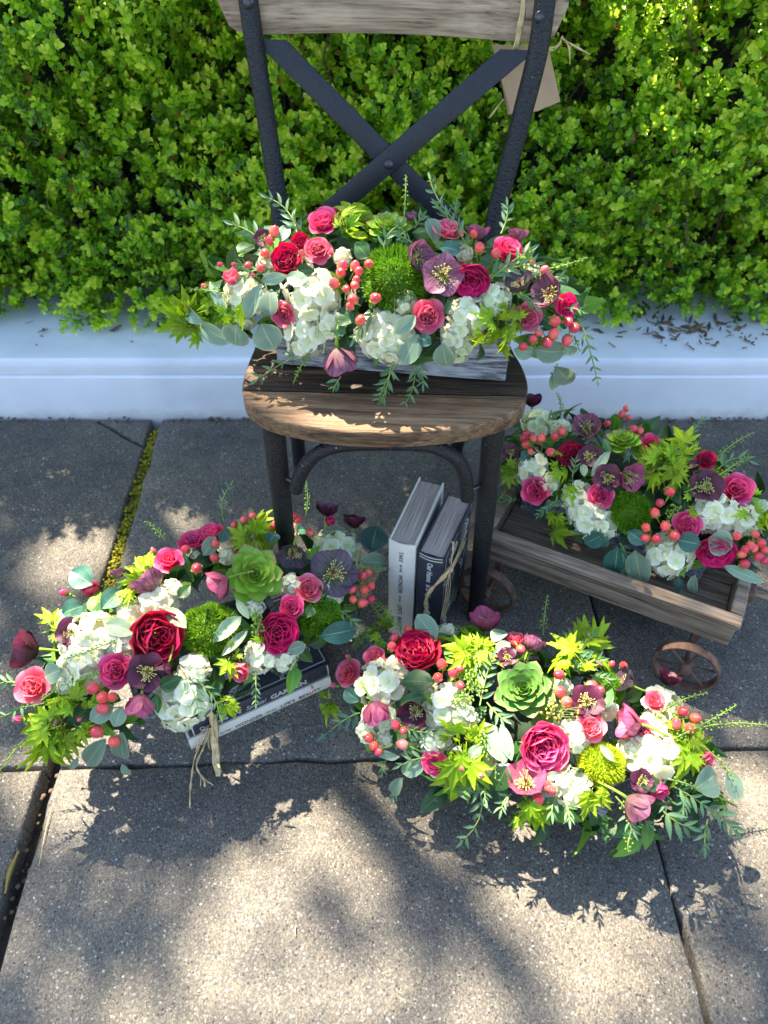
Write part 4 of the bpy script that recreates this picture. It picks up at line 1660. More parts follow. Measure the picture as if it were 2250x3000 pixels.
def bud_sepals():
    m = MB()
    for i in range(5):
        P = petal_pts(1.5, .26, 45, 12, lambda t: max(.03, (1 - t) ** .7), 3, 5, .2, .0, 50, i, .12, -.75)
        R = Matrix.Rotation(i * 2 * math.pi / 5, 3, 'Z')
        m.grid([[R @ p * 1.04 for p in row] for row in P])
    m.ball((0, 0, -.78), .34, 8, 5)
    m.tube([(0, 0, -.9), (.1, 0, -2.2), (.3, .1, -3.2)], [.13, .1, .1], 6)
    return m.mesh('sepals', MAT['calyx'], True)


def floret_mesh(mat, seed):
    r = random.Random(seed)
    m = MB()
    for i in range(4):
        R = Matrix.Rotation(i * math.pi / 2 + r.gauss(0, .1), 3, 'Z')
        P = petal_pts(1.0 * r.uniform(.9, 1.08), .70, 62 + r.gauss(0, 6), 92 + r.gauss(0, 14), round_p, 5, 5, .05, .17, 0, seed * 7 + i, .03, .012 * i)
        m.grid([[R @ p for p in row] for row in P])
    m.ball((0, 0, .06), .10, 6, 4)
    m.tube([(0, 0, 0), (0, 0, -.9)], .06, 4, False)
    return m.mesh('floret', mat, True)


def hellebore_petals(mk, form, v):
    mat = MAT[mk]
    a0, a1, L, W, cup = {'open': (56, 80, 1.03, .58, .20), 'cup': (64, 24, 1.14, .64, .30), 'bell': (72, 5, 1.22, .66, .34)}[form]
    pets = []
    for i in range(5):
        me = cached(('hp', mk, form, i % 3), lambda: petal_mesh('petal', mat, L, W, a0, a1, oval_p if i % 3 else (lambda t: oval_p(t) * .96), 7, 8, cup, .05, 14, 200 + i, .05, -.25 if form == 'open' else -.5))
        pets.append((me, Matrix.Rotation(i * 2 * math.pi / 5 + RNG.uniform(-.1, .1), 4, 'Z') @ Matrix.Rotation(RNG.uniform(-.14, .14), 4, 'X') @ Matrix.Rotation(RNG.uniform(-.15, .15), 4, 'Y') @ Matrix.Translation((0, 0, .06 * (i % 2)))))
    return pets


def hellebore_centre(form):
    zb = -.2 if form == 'open' else -.42
    m = MB()
    r = random.Random(4)
    for i in range(12):
        a = i * 2 * math.pi / 12
        m.tube([(.12 * math.cos(a), .12 * math.sin(a), zb), (.22 * math.cos(a), .22 * math.sin(a), zb + .16), (.26 * math.cos(a), .26 * math.sin(a), zb + .2)], [.03, .055, .02], 5)
    m.ball((0, 0, zb + .05), .14, 8, 5)
    m.tube([(0, 0, zb), (0, 0, zb - .25), (.04, .1, zb - .7), (.1, .3, zb - 1.3)], [.10, .07, .06, .06], 6)
    return m.mesh('hellebore', MAT['calyx'], True)


def stamen_mesh(form):
    zb = -.2 if form == 'open' else -.42
    m = MB()
    r = random.Random(5)
    for i in range(34):
        a, o = r.uniform(0, 6.28), r.uniform(.12, .5)
        e = Vector((o * math.cos(a), o * math.sin(a), zb + .42 + r.uniform(-.1, .12)))
        m.tube([(.08 * math.cos(a), .08 * math.sin(a), zb + .05), e * .7 + Vector((0, 0, .02)), e], .012, 3, False)
        m.ball(e, .035, 5, 4)
    return m.mesh('stamens', MAT['stamen'], True)


def pistil_mesh(form):
    zb = -.2 if form == 'open' else -.42
    m = MB()
    for i in range(4):
        a = i * 1.57
        m.tube([(0, 0, zb), (.04 * math.cos(a), .04 * math.sin(a), zb + .4), (.10 * math.cos(a), .10 * math.sin(a), zb + .7)], [.05, .03, .015], 5)
    return m.mesh('pistils', MAT['pistil'], True)


def berry_mesh(mk):
    m = MB()
    N, V = 10, 8
    prof = [(.0, -.95), (.55, -.8), (.85, -.35), (.88, .1), (.72, .55), (.42, .9), (.14, 1.08), (.0, 1.16)]
    verts, faces, uv = [], [], []
    for (rr, z) in prof:
        for k in range(N):
            a = 2 * math.pi * k / N
            verts.append((rr * math.cos(a), rr * math.sin(a), z))
            uv.append((.5, (z + 1) / 2.2))
    for j in range(len(prof) - 1):
        for k in range(N):
            faces.append((j * N + k, j * N + (k + 1) % N, (j + 1) * N + (k + 1) % N, (j + 1) * N + k))
    m.add(verts, faces, uv)
    m.tube([(0, 0, 1.1), (.03, 0, 1.28)], [.05, .02], 4)
    return m.mesh('hypericum_berry', MAT[mk], True)


def calyx_mesh():
    m = MB()
    for i in range(5):
        P = petal_pts(.95, .36, 100, 62, oval_p, 3, 4, .15, .0, 20, i, .02, -.95)
        R = Matrix.Rotation(i * 2 * math.pi / 5, 3, 'Z')
        m.grid([[R @ p for p in row] for row in P])
    m.tube([(0, 0, -.9), (.2, 0, -2.0), (.5, .2, -3.4)], [.14, .10, .10], 5)
    return m.mesh('calyx', MAT['calyx'], True)


def fuzz_mesh(mk, seed):
    r = random.Random(seed)
    m = MB()
    ga = math.pi * (3 - 5 ** .5)
    N = 2600
    for i in range(N):
        z = 1 - 2 * (i + .5) / N
        if z < -.75:
            continue
        rr = math.sqrt(max(0, 1 - z * z))
        d = Vector((rr * math.cos(ga * i), rr * math.sin(ga * i), z))
        lump = 1 + .10 * math.sin(d.x * 5 + seed) * math.sin(d.y * 6) + .07 * math.sin(d.z * 8 + d.x * 4)
        for q in range(2):
            e = (d + Vector((r.gauss(0, .36), r.gauss(0, .36), r.gauss(0, .36)))).normalized()
            a = d * (.79 * lump)
            L = r.uniform(.16, .27)
            w = e.cross(Vector((r.gauss(0, 1), r.gauss(0, 1), r.gauss(0, 1)))).normalized() * r.uniform(.011, .019)
            mid = a + e * L * .55
            tip = a + e * L + d * .03
            m.add([a - w * .6, a + w * .6, mid - w, mid + w, tip], [(0, 1, 3, 2), (2, 3, 4)], [(0, 0), (1, 0), (.2, .6), (.8, .6), (.5, 1)])
    return m.mesh('bracts', MAT[mk], False)


def succ_leaf(mat, seed):
    r = random.Random(seed)
    m = MB()
    top = petal_pts(1.0, .36, 78, 58, lambda t: .24 + .76 * math.sin(math.pi * min(1, .02 + .80 * t ** 1.8)) ** .7, 7, 8, .30, .0, 0, seed, .0, 0)
    for j, row in enumerate(top):
        t = j / 7
        if j == 7:
            tip = row[3] + Vector((0, .03, .04))
            row[3] = tip
    bot = [[p - Vector((0, 0, .10 * (1 - abs(-1 + 2 * i / 6) ** 2) * (1 - (j / 7) ** 2 * .6))) for i, p in enumerate(row)] for j, row in enumerate(top)]
    m.grid(top)
    m.grid([row[::-1] for row in bot])
    return m.mesh('leaf', mat, True)


def leaf_mesh(mat, prof, seed, bend=.15, fold=.18, nu=5, nv=7, wob=.02, name='leaf'):
    """length 1 along +Y, half width .5, face up (+Z)"""
    r = random.Random(seed)
    m = MB()
    P = []
    ph = r.uniform(0, 6)
    for j in range(nv):
        t = j / (nv - 1)
        w = .5 * prof(t)
        row = []
        for i in range(nu):
            s = -1 + 2 * i / (nu - 1)
            row.append(Vector((s * w, t - .0 * s, fold * abs(s) * w - bend * t * t + wob * math.sin(t * 8 + s * 3 + ph))))
        P.append(row)
    m.grid(P)
    return m.mesh(name, mat, True)


disc_p = lambda t: (.08, .66, .93, 1.0, .93, .66, .10)[min(6, int(t * 6 + .5))]
lance_p = lambda t: max(.03, math.sin(math.pi * min(.985, .04 + .95 * t ** .85)) ** .9)


def maple_mesh(seed):
    r = random.Random(seed)
    m = MB()
    lobes = [(-124, .34), (-82, .66), (-41, .92), (0, 1.05), (41, .92), (82, .66), (124, .34)]
    c0 = Vector((0, 0, 0))
    droop = r.uniform(.1, .75)
    z = lambda x, y: -droop * (x * x + y * y) * .8

    def pt(a, rad, dz_=0.0):
        a = math.radians(a)
        x, y = math.sin(a) * rad, math.cos(a) * rad
        return Vector((x, y, z(x, y) + dz_))
    for i, (a, L) in enumerate(lobes):
        L = L * r.uniform(.9, 1.08)
        aL = (lobes[i - 1][0] + a) / 2 if i else a - 22
        aR = (lobes[i + 1][0] + a) / 2 if i < 6 else a + 22
        s0 = .36
        a += r.gauss(0, 3)
        half = 12.5
        sag = -.07
        V = [c0, pt(aL, s0, .02), pt(a - half * 1.5, L * .55, .015), pt(a - half * .95, L * .60, .01), pt(a - 4.5, L * .82, .005), pt(a, L, -.03), pt(a + 4.5, L * .82, .005), pt(a + half * .95, L * .60, .01), pt(a + half * 1.5, L * .55, .015), pt(aR, s0, .02),
             pt(a, L * .30, sag), pt(a, L * .6, sag), pt(a, L * .82, sag)]
        Fc = [(0, 1, 10), (10, 1, 2, 3, 11)[:4], (10, 3, 11), (11, 3, 4, 12), (12, 4, 5), (12, 5, 6), (11, 12, 6, 7), (10, 11, 7), (10, 7, 8, 9), (0, 10, 9)]
        m.add(V, [f[::-1] for f in Fc], [(.5 + .5 * v.x, min(1, math.hypot(v.x, v.y))) for v in V])
    m.tube([(0, 0, 0), (0, -.25, -.03), (.03, -.55, -.12)], .014, 4, False)
    return m.mesh('maple_leaf', MAT['maple'], True)


def pod_geo(m, c, r, n):
    n = Vector(n).normalized()
    x = n.orthogonal().normalized()
    y = n.cross(x)
    V = [c + n * r * .45, c - n * r * .45] + [c + x * r * math.cos(k * 1.2566) + y * r * math.sin(k * 1.2566) for k in range(5)]
    m.add(V, [(0, 2 + k, 2 + (k + 1) % 5) for k in range(5)] + [(1, 2 + (k + 1) % 5, 2 + k) for k in range(5)])


# ------------------------------------------------------------------ arrangements
class Arr:
    """a planter box with a mound of flowers; the mound is an ellipsoid about the box top"""

    def __init__(s, label, fl, fr, z, h, d, radii, crops, floor, lift=0.0):
        ex_ = (fr - fl)
        ex_.z = 0
        L = ex_.length
        ex_.normalize()
        ey_ = Vector((-ex_.y, ex_.x, 0))
        s.R = Matrix((ex_, ey_, Vector((0, 0, 1)))).transposed()
        mid = (fl + fr) / 2 + ey_ * d / 2
        s.c = Vector((mid.x, mid.y, z + h + lift))
        s.rad = Vector(radii)
        s.floor = floor
        s.crops = crops
        s.root = root('flower_arrangement', (mid.x, mid.y, z), label, 'flower arrangement')
        ang = math.atan2(ex_.y, ex_.x)
        bm_ = box_mat(ang)
        bx = link('planter_box', None, s.root, Matrix.Translation((mid.x, mid.y, z)) @ s.R.to_4x4())
        t = .010
        for (nm, c, sx, sy, sz) in (('side_panel', (0, -d / 2 + t / 2, h / 2), L, t, h), ('side_panel', (0, d / 2 - t / 2, h / 2), L, t, h), ('end_panel', (-L / 2 + t / 2, 0, h / 2 - .0006), t, d - 2 * t - .0006, h - .0012),
                                    ('end_panel', (L / 2 - t / 2, 0, h / 2 - .0006), t, d - 2 * t - .0006, h - .0012), ('base_panel', (0, 0, .0045), L - 2 * t - .001, d - 2 * t - .001, .007)):
            m = MB()
            m.box(c, sx, sy, sz, None, .0012)
            link(nm, m.mesh(nm, bm_, 'auto'), bx, WM[bx].copy())
        # wet foam the stems stand in
        m = MB()
        ax, ay = L / 2 - t - .002, d / 2 - t - .002
        P = []
        for j in range(7):
            zz = .010 + (h - .01 + s.rad.z * .55) * min(1, j / 5)
            k_ = 1.0 if zz < h else math.sqrt(max(0.02, 1 - ((zz - h) / (s.rad.z * .58)) ** 2))
            k_ = k_ if j < 6 else .02
            P.append([Vector((math.copysign(abs(math.cos(a)) ** .5, math.cos(a)) * ax * k_, math.copysign(abs(math.sin(a)) ** .5, math.sin(a)) * ay * k_, zz)) for a in [2 * math.pi * i / 32 for i in range(33)]])
        m.grid(P)
        link('floral_foam', m.mesh('floral_foam', MAT['foam'], True), s.root, WM[bx].copy())
        s.n = 0

    def px(s, cr, u, v):
        x0, y0, k = s.crops[cr]
        return x0 + u * k, y0 + v * k

    def at(s, U, V, off=0.0):
        """point of the mound inflated by OFF that is seen at photo pixel U,V, and the mound's normal there"""
        d = ray(U, V)
        rd = s.rad + Vector((off, off, off))
        o = s.R.transposed() @ (CAM - s.c)
        q = s.R.transposed() @ d
        A = Vector((o.x / rd.x, o.y / rd.y, o.z / rd.z))
        B = Vector((q.x / rd.x, q.y / rd.y, q.z / rd.z))
        a, b, c = B.dot(B), A.dot(B), A.dot(A) - 1
        D = b * b - a * c
        t = (-b - math.sqrt(D)) / a if D > 0 else -b / a
        p = CAM + d * t
        if p.z < s.floor + .006:
            p = on_z(U, V, s.floor + .006)
        l = s.R.transposed() @ (p - s.c)
        n = s.R @ Vector((l.x / rd.x ** 2, l.y / rd.y ** 2, l.z / rd.z ** 2))
        n.normalize()
        return p, n

    def facing(s, p, n, ang=None, tilt=None, mixv=.5):
        tc = (CAM - p).normalized()
        if ang is None:
            return (n * (1 - mixv) + tc * mixv).normalized()
        a, t = math.radians(ang), math.radians(tilt)
        side_ = (RIGHT * math.cos(a) + UPV * math.sin(a))
        side_ = (side_ - tc * side_.dot(tc)).normalized()
        return tc * math.cos(t) + side_ * math.sin(t)

    def size(s, cr, r, p):
        return r * s.crops[cr][2] * depth(p) / F

    def part(s, name, me, M, kids=()):
        o = link(name, me, s.root, M)
        for nm, km, kM in kids:
            link(nm, km, o, M @ kM)
        return o

    # ---- kinds
    def rose(s, cr, u, v, r, mk, big=1, ang=None, tilt=None):
        p, n = s.at(*s.px(cr, u, v), .012 if big == 2 else .014)
        sz = s.size(cr, r, p)
        f = s.facing(p, n, ang, tilt, .55)
        vv = RNG.randrange(3)
        heart, pets = make_rose(MAT[mk], mk, big, vv)
        M = frame(p, f, RNG.uniform(0, 6.28), sz * (1.04 if big == 2 else 1.08) * RNG.uniform(.95, 1.06))
        kids = [('petal', me, m) for me, m in pets]
        kids.append(('sepals', cached('sepals', sepal_mesh), Matrix.Identity(4)))
        s.part('garden_rose' if big == 2 else 'spray_rose', heart, M, kids)

    def bud(s, cr, u, v, r, mk='coral', ang=None, tilt=None):
        p, n = s.at(*s.px(cr, u, v), .022)
        sz = s.size(cr, r, p)
        f = s.facing(p, n, ang, tilt, .0)
        M = frame(p, f, RNG.uniform(0, 6.28), sz * .95)
        s.part('rose_bud', cached(('bud', mk), lambda: bud_mesh(MAT[mk])), M, [('sepals', cached('budsep', bud_sepals), Matrix.Identity(4))])

    def berry(s, cr, u, v, r, mk='berry'):
        p, n = s.at(*s.px(cr, u, v), .024)
        sz = s.size(cr, r, p)
        f = (n * .7 + (CAM - p).normalized() * .35 + Vector((RNG.gauss(0, .35), RNG.gauss(0, .35), RNG.gauss(0, .35)))).normalized()
        s.part('hypericum_berry', cached(('berry', mk), lambda: berry_mesh(mk)), frame(p, f, RNG.uniform(0, 6.28), sz * 1.05), [('calyx', cached('calyx', calyx_mesh), Matrix.Identity(4))])

    def hyd(s, cr, u, v, r, mk='white'):
        p, n = s.at(*s.px(cr, u, v), .0)
        sz = s.size(cr, r * 1.12, p)
        f = s.facing(p, n, None, None, .5)
        c = p - f * sz * .34
        M = frame(c, f, RNG.uniform(0, 6.28), 1.0)
        m = cached(('hydcore', mk), lambda: hyd_core(mk))
        fl = [cached(('fl', mk, i), lambda: floret_mesh(MAT[mk], 300 + i)) for i in range(4)]
        kids = []
        fs = max(.29, min(.40, .0145 / sz))           # floret radius in head radii
        N = int(2.9 / (fs * fs))
        ga = math.pi * (3 - 5 ** .5)
        for i in range(N):
            z = 1 - 1.25 * (i + .5) / N
            rr = math.sqrt(max(0, 1 - z * z))
            d = Vector((rr * math.cos(ga * i), rr * math.sin(ga * i), z))
            q = d * (.80 + RNG.uniform(-.06, .10)) * Vector((1, 1, 1)).length / math.sqrt(3)
            dn = (d + Vector((RNG.gauss(0, .22), RNG.gauss(0, .22), RNG.gauss(0, .22)))).normalized()
            kids.append(('floret', fl[RNG.randrange(4)], frame(q * sz, dn, RNG.uniform(0, 6.28), sz * fs * RNG.uniform(.9, 1.15))))
        o = link('hydrangea', m, s.root, M @ Matrix.Scale(sz, 4))
        for nm, km, kM in kids:
            link(nm, km, o, M @ kM)

    def hel(s, cr, u, v, r, mk='mauve', form='open', ang=None, tilt=None):
        p, n = s.at(*s.px(cr, u, v), .020)
        sz = s.size(cr, r, p)
        f = s.facing(p, n, ang, tilt, .6)
        M = frame(p, f, RNG.uniform(0, 6.28), sz * (1.12 if form == 'open' else 1.08))
        kids = [('petal', me, m) for me, m in hellebore_petals(mk, form, 0)]
        kids.append(('stamens', cached(('st', form), lambda: stamen_mesh(form)), Matrix.Identity(4)))
        kids.append(('pistils', cached(('pi', form), lambda: pistil_mesh(form)), Matrix.Identity(4)))
        s.part('hellebore', cached(('hc', form), lambda: hellebore_centre(form)), M, kids)

    def fuzz(s, cr, u, v, r, mk='fuzz'):
        p, n = s.at(*s.px(cr, u, v), .0)
        sz = s.size(cr, r, p)
        f = s.facing(p, n, None, None, .4)
        c = p - f * sz * .35
        M = frame(c, f, RNG.uniform(0, 6), sz * .98)

        def core():
            m = MB()
            m.ball((0, 0, 0), .72, 16, 10)
            return m.mesh('dianthus_ball', MAT[mk], True)
        o = link('dianthus_ball', cached(('fc', mk), core), s.root, M)
        b = link('bracts', cached(('fz', mk), lambda: fuzz_mesh(mk, 3)), o, M.copy())
        b['kind'] = 'stuff'

    def succ(s, cr, u, v, r, mk='succulent', ang=None, tilt=None):
        p, n = s.at(*s.px(cr, u, v), .014)
        sz = s.size(cr, r, p)
        f = s.facing(p, n, ang, tilt, .6)
        M = frame(p, f, RNG.uniform(0, 6), sz * 1.06)
        lm = [cached(('sl', mk, i), lambda: succ_leaf(MAT[mk], 400 + i)) for i in range(3)]
        kids = []
        ga = math.pi * (3 - 5 ** .5)
        N = 34
        for i in range(N):
            t = (i + 1) / N
            L = .20 + .80 * t ** .8
            el = math.radians(80 - 82 * t ** .72)
            kids.append(('leaf', lm[i % 3], Matrix.Rotation(i * ga, 4, 'Z') @ Matrix.Translation((0, .03 + .08 * t, .22 - .34 * t)) @ Matrix.Rotation(el - .2, 4, 'X') @ Matrix.Scale(L * .98, 4) @ Matrix.Scale(1.12, 4, (1, 0, 0))))

        def core():
            m = MB()
            m.tube([(0, 0, .12), (0, 0, -.2), (0, 0, -.9)], [.10, .18, .14], 8)
            return m.mesh('succulent', MAT[mk], True)
        s.part('succulent', cached(('sc', mk), core), M, kids)

    def leaf(s, cr, u0, v0, u1, v1, w, mk='euc', shape='disc', name='eucalyptus_leaf', off=.020, me=None, maxd=.7, par=None, tiltv=.2):
        A, B = s.px(cr, u0, v0), s.px(cr, u1, v1)
        p, n = s.at(*A, off)
        q, n2 = s.at(*B, off + .006)
        Lp = math.hypot(A[0] - B[0], A[1] - B[1]) * depth(p) / F
        dp, dq = (p - CAM).length, (q - CAM).length
        dq = max(dp - maxd * Lp, min(dp + maxd * Lp, dq))
        q = CAM + ray(*B) * dq
        if q.z < s.floor + .004:
            q = on_z(*B, s.floor + .004)
        d = q - p
        L = d.length
        y = d.normalized()
        tc = (CAM - p).normalized()
        zz = n * .45 + tc * .7 + Vector((RNG.gauss(0, tiltv), RNG.gauss(0, tiltv), RNG.gauss(0, tiltv)))
        zz = (zz - y * zz.dot(y)).normalized()
        x = y.cross(zz)
        W = w * s.crops[cr][2] * depth(p) / F
        R = Matrix((x * W, y * L, zz * (L + W) * .5)).transposed().to_4x4()
        M = Matrix.Translation(p) @ R
        if me is None:
            prof = disc_p if shape == 'disc' else lance_p
            vv = RNG.randrange(4)
            me = cached(('leaf', mk, shape, vv), lambda: leaf_mesh(MAT[mk], prof, 500 + vv, .08 + .10 * vv, .06 + .10 * vv, 7, 7, .03))
        return link(name, me, par or s.root, M)

    def maple(s, cr, u0, v0, u1, v1, twin=False):
        vv = RNG.randrange(5)
        me = cached(('maple', vv), lambda: maple_mesh(600 + vv))
        for _k in range(0 if twin else 2):
            if RNG.random() < .8:
                s.maple(cr, u0 + RNG.gauss(0, 45), v0 + RNG.gauss(0, 45), u1 + RNG.gauss(0, 55), v1 + RNG.gauss(0, 55), True)
        A, B = s.px(cr, u0, v0), s.px(cr, u1, v1)
        L = math.hypot(u1 - u0, v1 - v0)
        k_ = RNG.uniform(.22, .46)
        du, dv = u1 - u0, v1 - v0
        j = .10
        a_ = u0 + du * k_ - dv * RNG.uniform(-j, j), v0 + dv * k_ + du * RNG.uniform(-j, j)
        s.leaf(cr, *a_, u1 - dv * RNG.uniform(-j, j), v1 + du * RNG.uniform(-j, j), L * RNG.uniform(.52, .78), off=RNG.uniform(.008, .020) if twin else RNG.uniform(.020, .034), me=me, name='maple_leaf', tiltv=.6)

    def path(s, cr, u0, v0, u1, v1, off0=.012, off1=.03, n=6, sag=.08, seed=0):
        r = random.Random(seed)
        A, B = s.px(cr, u0, v0), s.px(cr, u1, v1)
        p, _ = s.at(*A, off0)
        q, _ = s.at(*B, off1)
        Lp = math.hypot(A[0] - B[0], A[1] - B[1]) * depth(p) / F
        dp, dq = (p - CAM).length, (q - CAM).length
        dq = max(dp - .6 * Lp, min(dp + .6 * Lp, dq))
        q = CAM + ray(*B) * dq
        if q.z < s.floor + .003:
            q = on_z(*B, s.floor + .003)
        b = Vector((r.gauss(0, 1), r.gauss(0, 1), abs(r.gauss(.6, .5)))) * Lp * sag
        return [p.lerp(q, i / (n - 1)) + b * (4 * (i / (n - 1)) * (1 - i / (n - 1))) for i in range(n)]

    def willow(s, cr, u0, v0, u1, v1, L, mk='willow'):
        s.n += 1
        pts = s.path(cr, u0, v0, u1, v1, seed=s.n)
        k_ = s.crops[cr][2] * depth(pts[0]) / F
        tot = sum((pts[i + 1] - pts[i]).length for i in range(len(pts) - 1))
        LL_ = L * k_
        o0 = pts[0]
        m = MB()
        m.tube(pts, [.0011, .0010, .0009, .0008, .0007, .0004], 5, False)
        o = m.obj('eucalyptus_sprig', MAT['stem'], s.root, True)
        npair = max(2, min(5, int(tot / (LL_ * .62)) + 1))
        tc = (CAM - o0).normalized()
        for i in range(npair):
            t = (i + .6) / npair
            fi = t * (len(pts) - 1)
            j = min(int(fi), len(pts) - 2)
            c = pts[j].lerp(pts[j + 1], fi - j)
            d = (pts[j + 1] - pts[j]).normalized()
            sd = d.cross(tc).normalized()
            for sg in (-1, 1):
                vv = RNG.randrange(3)
                me = cached(('wl', mk, vv), lambda: leaf_mesh(MAT[mk], lance_p, 700 + vv, .05 + .12 * vv, .15, 3, 7))
                y = (d * RNG.uniform(.55, 1.0) + sd * sg * RNG.uniform(.45, .8) + tc * RNG.gauss(0, .35)).normalized()
                z = (tc + sd * RNG.gauss(0, .5) + d * RNG.gauss(0, .3))
                z = (z - y * z.dot(y)).normalized()
                ll = LL_ * RNG.uniform(.75, 1.1) * (1 - .25 * t)
                tipz = c.z + y.z * ll
                if tipz < s.floor + .002:
                    y.z = max(y.z, (s.floor + .002 - c.z) / ll)
                    y.normalize()
                    z = (z - y * z.dot(y)).normalized()
                M = Matrix.Translation(c) @ Matrix((y.cross(z) * ll * .25, y * ll, z * ll)).transposed().to_4x4()
                link('leaf', me, o, M)
        me = cached(('wl', mk, 0), lambda: leaf_mesh(MAT[mk], lance_p, 700, .05, .15, 3, 7))
        d = (pts[-1] - pts[-2]).normalized()
        z = (tc - d * tc.dot(d)).normalized()
        link('leaf', me, o, Matrix.Translation(pts[-1]) @ Matrix((d.cross(z) * LL_ * .18, d * LL_ * .7, z * LL_ * .7)).transposed().to_4x4())

    def cress(s, cr, u0, v0, u1, v1, w, dense=False):
        s.n += 1
        r = random.Random(900 + s.n)
        pts = s.path(cr, u0, v0, u1, v1, .015, .03, 7, .06, 900 + s.n)
        k_ = s.crops[cr][2] * depth(pts[0]) / F
        W = w * k_ * .5
        m = MB()
        m.tube(pts, [.0012, .0011, .001, .0009, .0008, .0006, .0004], 5, False)
        pm = MB()
        tot = (pts[-1] - pts[0]).length
        N = int(tot / (.0024 if not dense else .0010))
        N = min(N, 90 if dense else 60)
        for i in range(N):
            t = .12 + .88 * i / N
            fi = t * (len(pts) - 1)
            j = min(int(fi), len(pts) - 2)
            c = pts[j].lerp(pts[j + 1], fi - j)
            d = (pts[j + 1] - pts[j]).normalized()
            x = d.orthogonal().normalized()
            y = d.cross(x)
            a = i * 2.4 + r.gauss(0, .3)
            wl = W * (1.0 - .55 * t * t) * r.uniform(.6, 1.05) if not dense else W * math.sqrt(r.random())
            e = c + (x * math.cos(a) + y * math.sin(a)) * wl + d * wl * .45
            m.tube([c, e], .00035, 3, False)
            pod_geo(pm, e, (.0021 if not dense else .0024) * (1 - .45 * t if not dense else 1), x * math.cos(a + 1.2) + y * math.sin(a + 1.2) + d * .3)
        o = m.obj('seed_cluster' if dense else 'pennycress_sprig', MAT['stem'], s.root, True)
        b = pm.obj('pods', MAT['pod_yellow'] if dense == 2 else MAT['pod'], o, True)
        b['kind'] = 'stuff'

    def filler(s, n, seed, hmin=-.2):
        """dark rose leaves tucked between the flowers all round the mound"""
        r = random.Random(seed)
        for i in range(n):
            a = r.uniform(0, 2 * math.pi)
            h_ = r.uniform(hmin, .92)
            k_ = math.sqrt(1 - h_ * h_)
            l = Vector((math.cos(a) * k_ * s.rad.x, math.sin(a) * k_ * s.rad.y, h_ * s.rad.z)) * r.uniform(.76, .95)
            p = s.c + s.R @ l
            n_ = (s.R @ Vector((l.x / s.rad.x ** 2, l.y / s.rad.y ** 2, l.z / s.rad.z ** 2))).normalized()
            y = (n_ * .25 + Vector((r.gauss(0, 1), r.gauss(0, 1), r.gauss(0, .6)))).normalized()
            z = (n_ + Vector((r.gauss(0, .4), r.gauss(0, .4), r.gauss(0, .4))))
            z = (z - y * z.dot(y)).normalized()
            L = r.uniform(.028, .048)
            if p.z + y.z * L < s.floor + .004 or p.z < s.floor + .01:
                continue
            vv = r.randrange(6)
            me = cached(('rl', vv), lambda: leaf_mesh(MAT['rose_leaf' if vv < 4 else 'mid_leaf'], lance_p, 800 + vv, .12 + .08 * vv, .2, 5, 6))
            link('rose_leaf', me, s.root, Matrix.Translation(p - n_ * .004) @ Matrix((y.cross(z) * L * .62, y * L, z * L)).transposed().to_4x4())


def hyd_core(mk):
    m = MB()
    m.ball((0, 0, 0), .70, 14, 9)
    m.tube([(0, 0, -.6), (0, 0, -1.4)], .08, 6)
    return m.mesh('hydrangea', MAT[mk], True)


S1 = .4219
CR = {'A': (450, 500, S1), 'B': (1100, 500, S1), 'C': (0, 1400, .4068), 'D': (550, 1400, .4068), 'G': (950, 1700, S1), 'H': (1550, 1700, S1), 'J': (1400, 1130, .5124)}

def fill(arr, cr, spec):
    for line_ in spec.strip().split('\n'):
        line_ = line_.strip()
        if not line_:
            continue
        k, *rest = line_.split()
        opts = [x for x in rest if not x[0].isdigit() and not x[0] == '-']
        for tup in [x for x in rest if x[0].isdigit() or x[0] == '-']:
            f = [float(y) if y.lstrip('-').replace('.', '', 1).isdigit() else y for y in tup.split(',')]
            getattr(arr, k)(cr, *f, *opts)


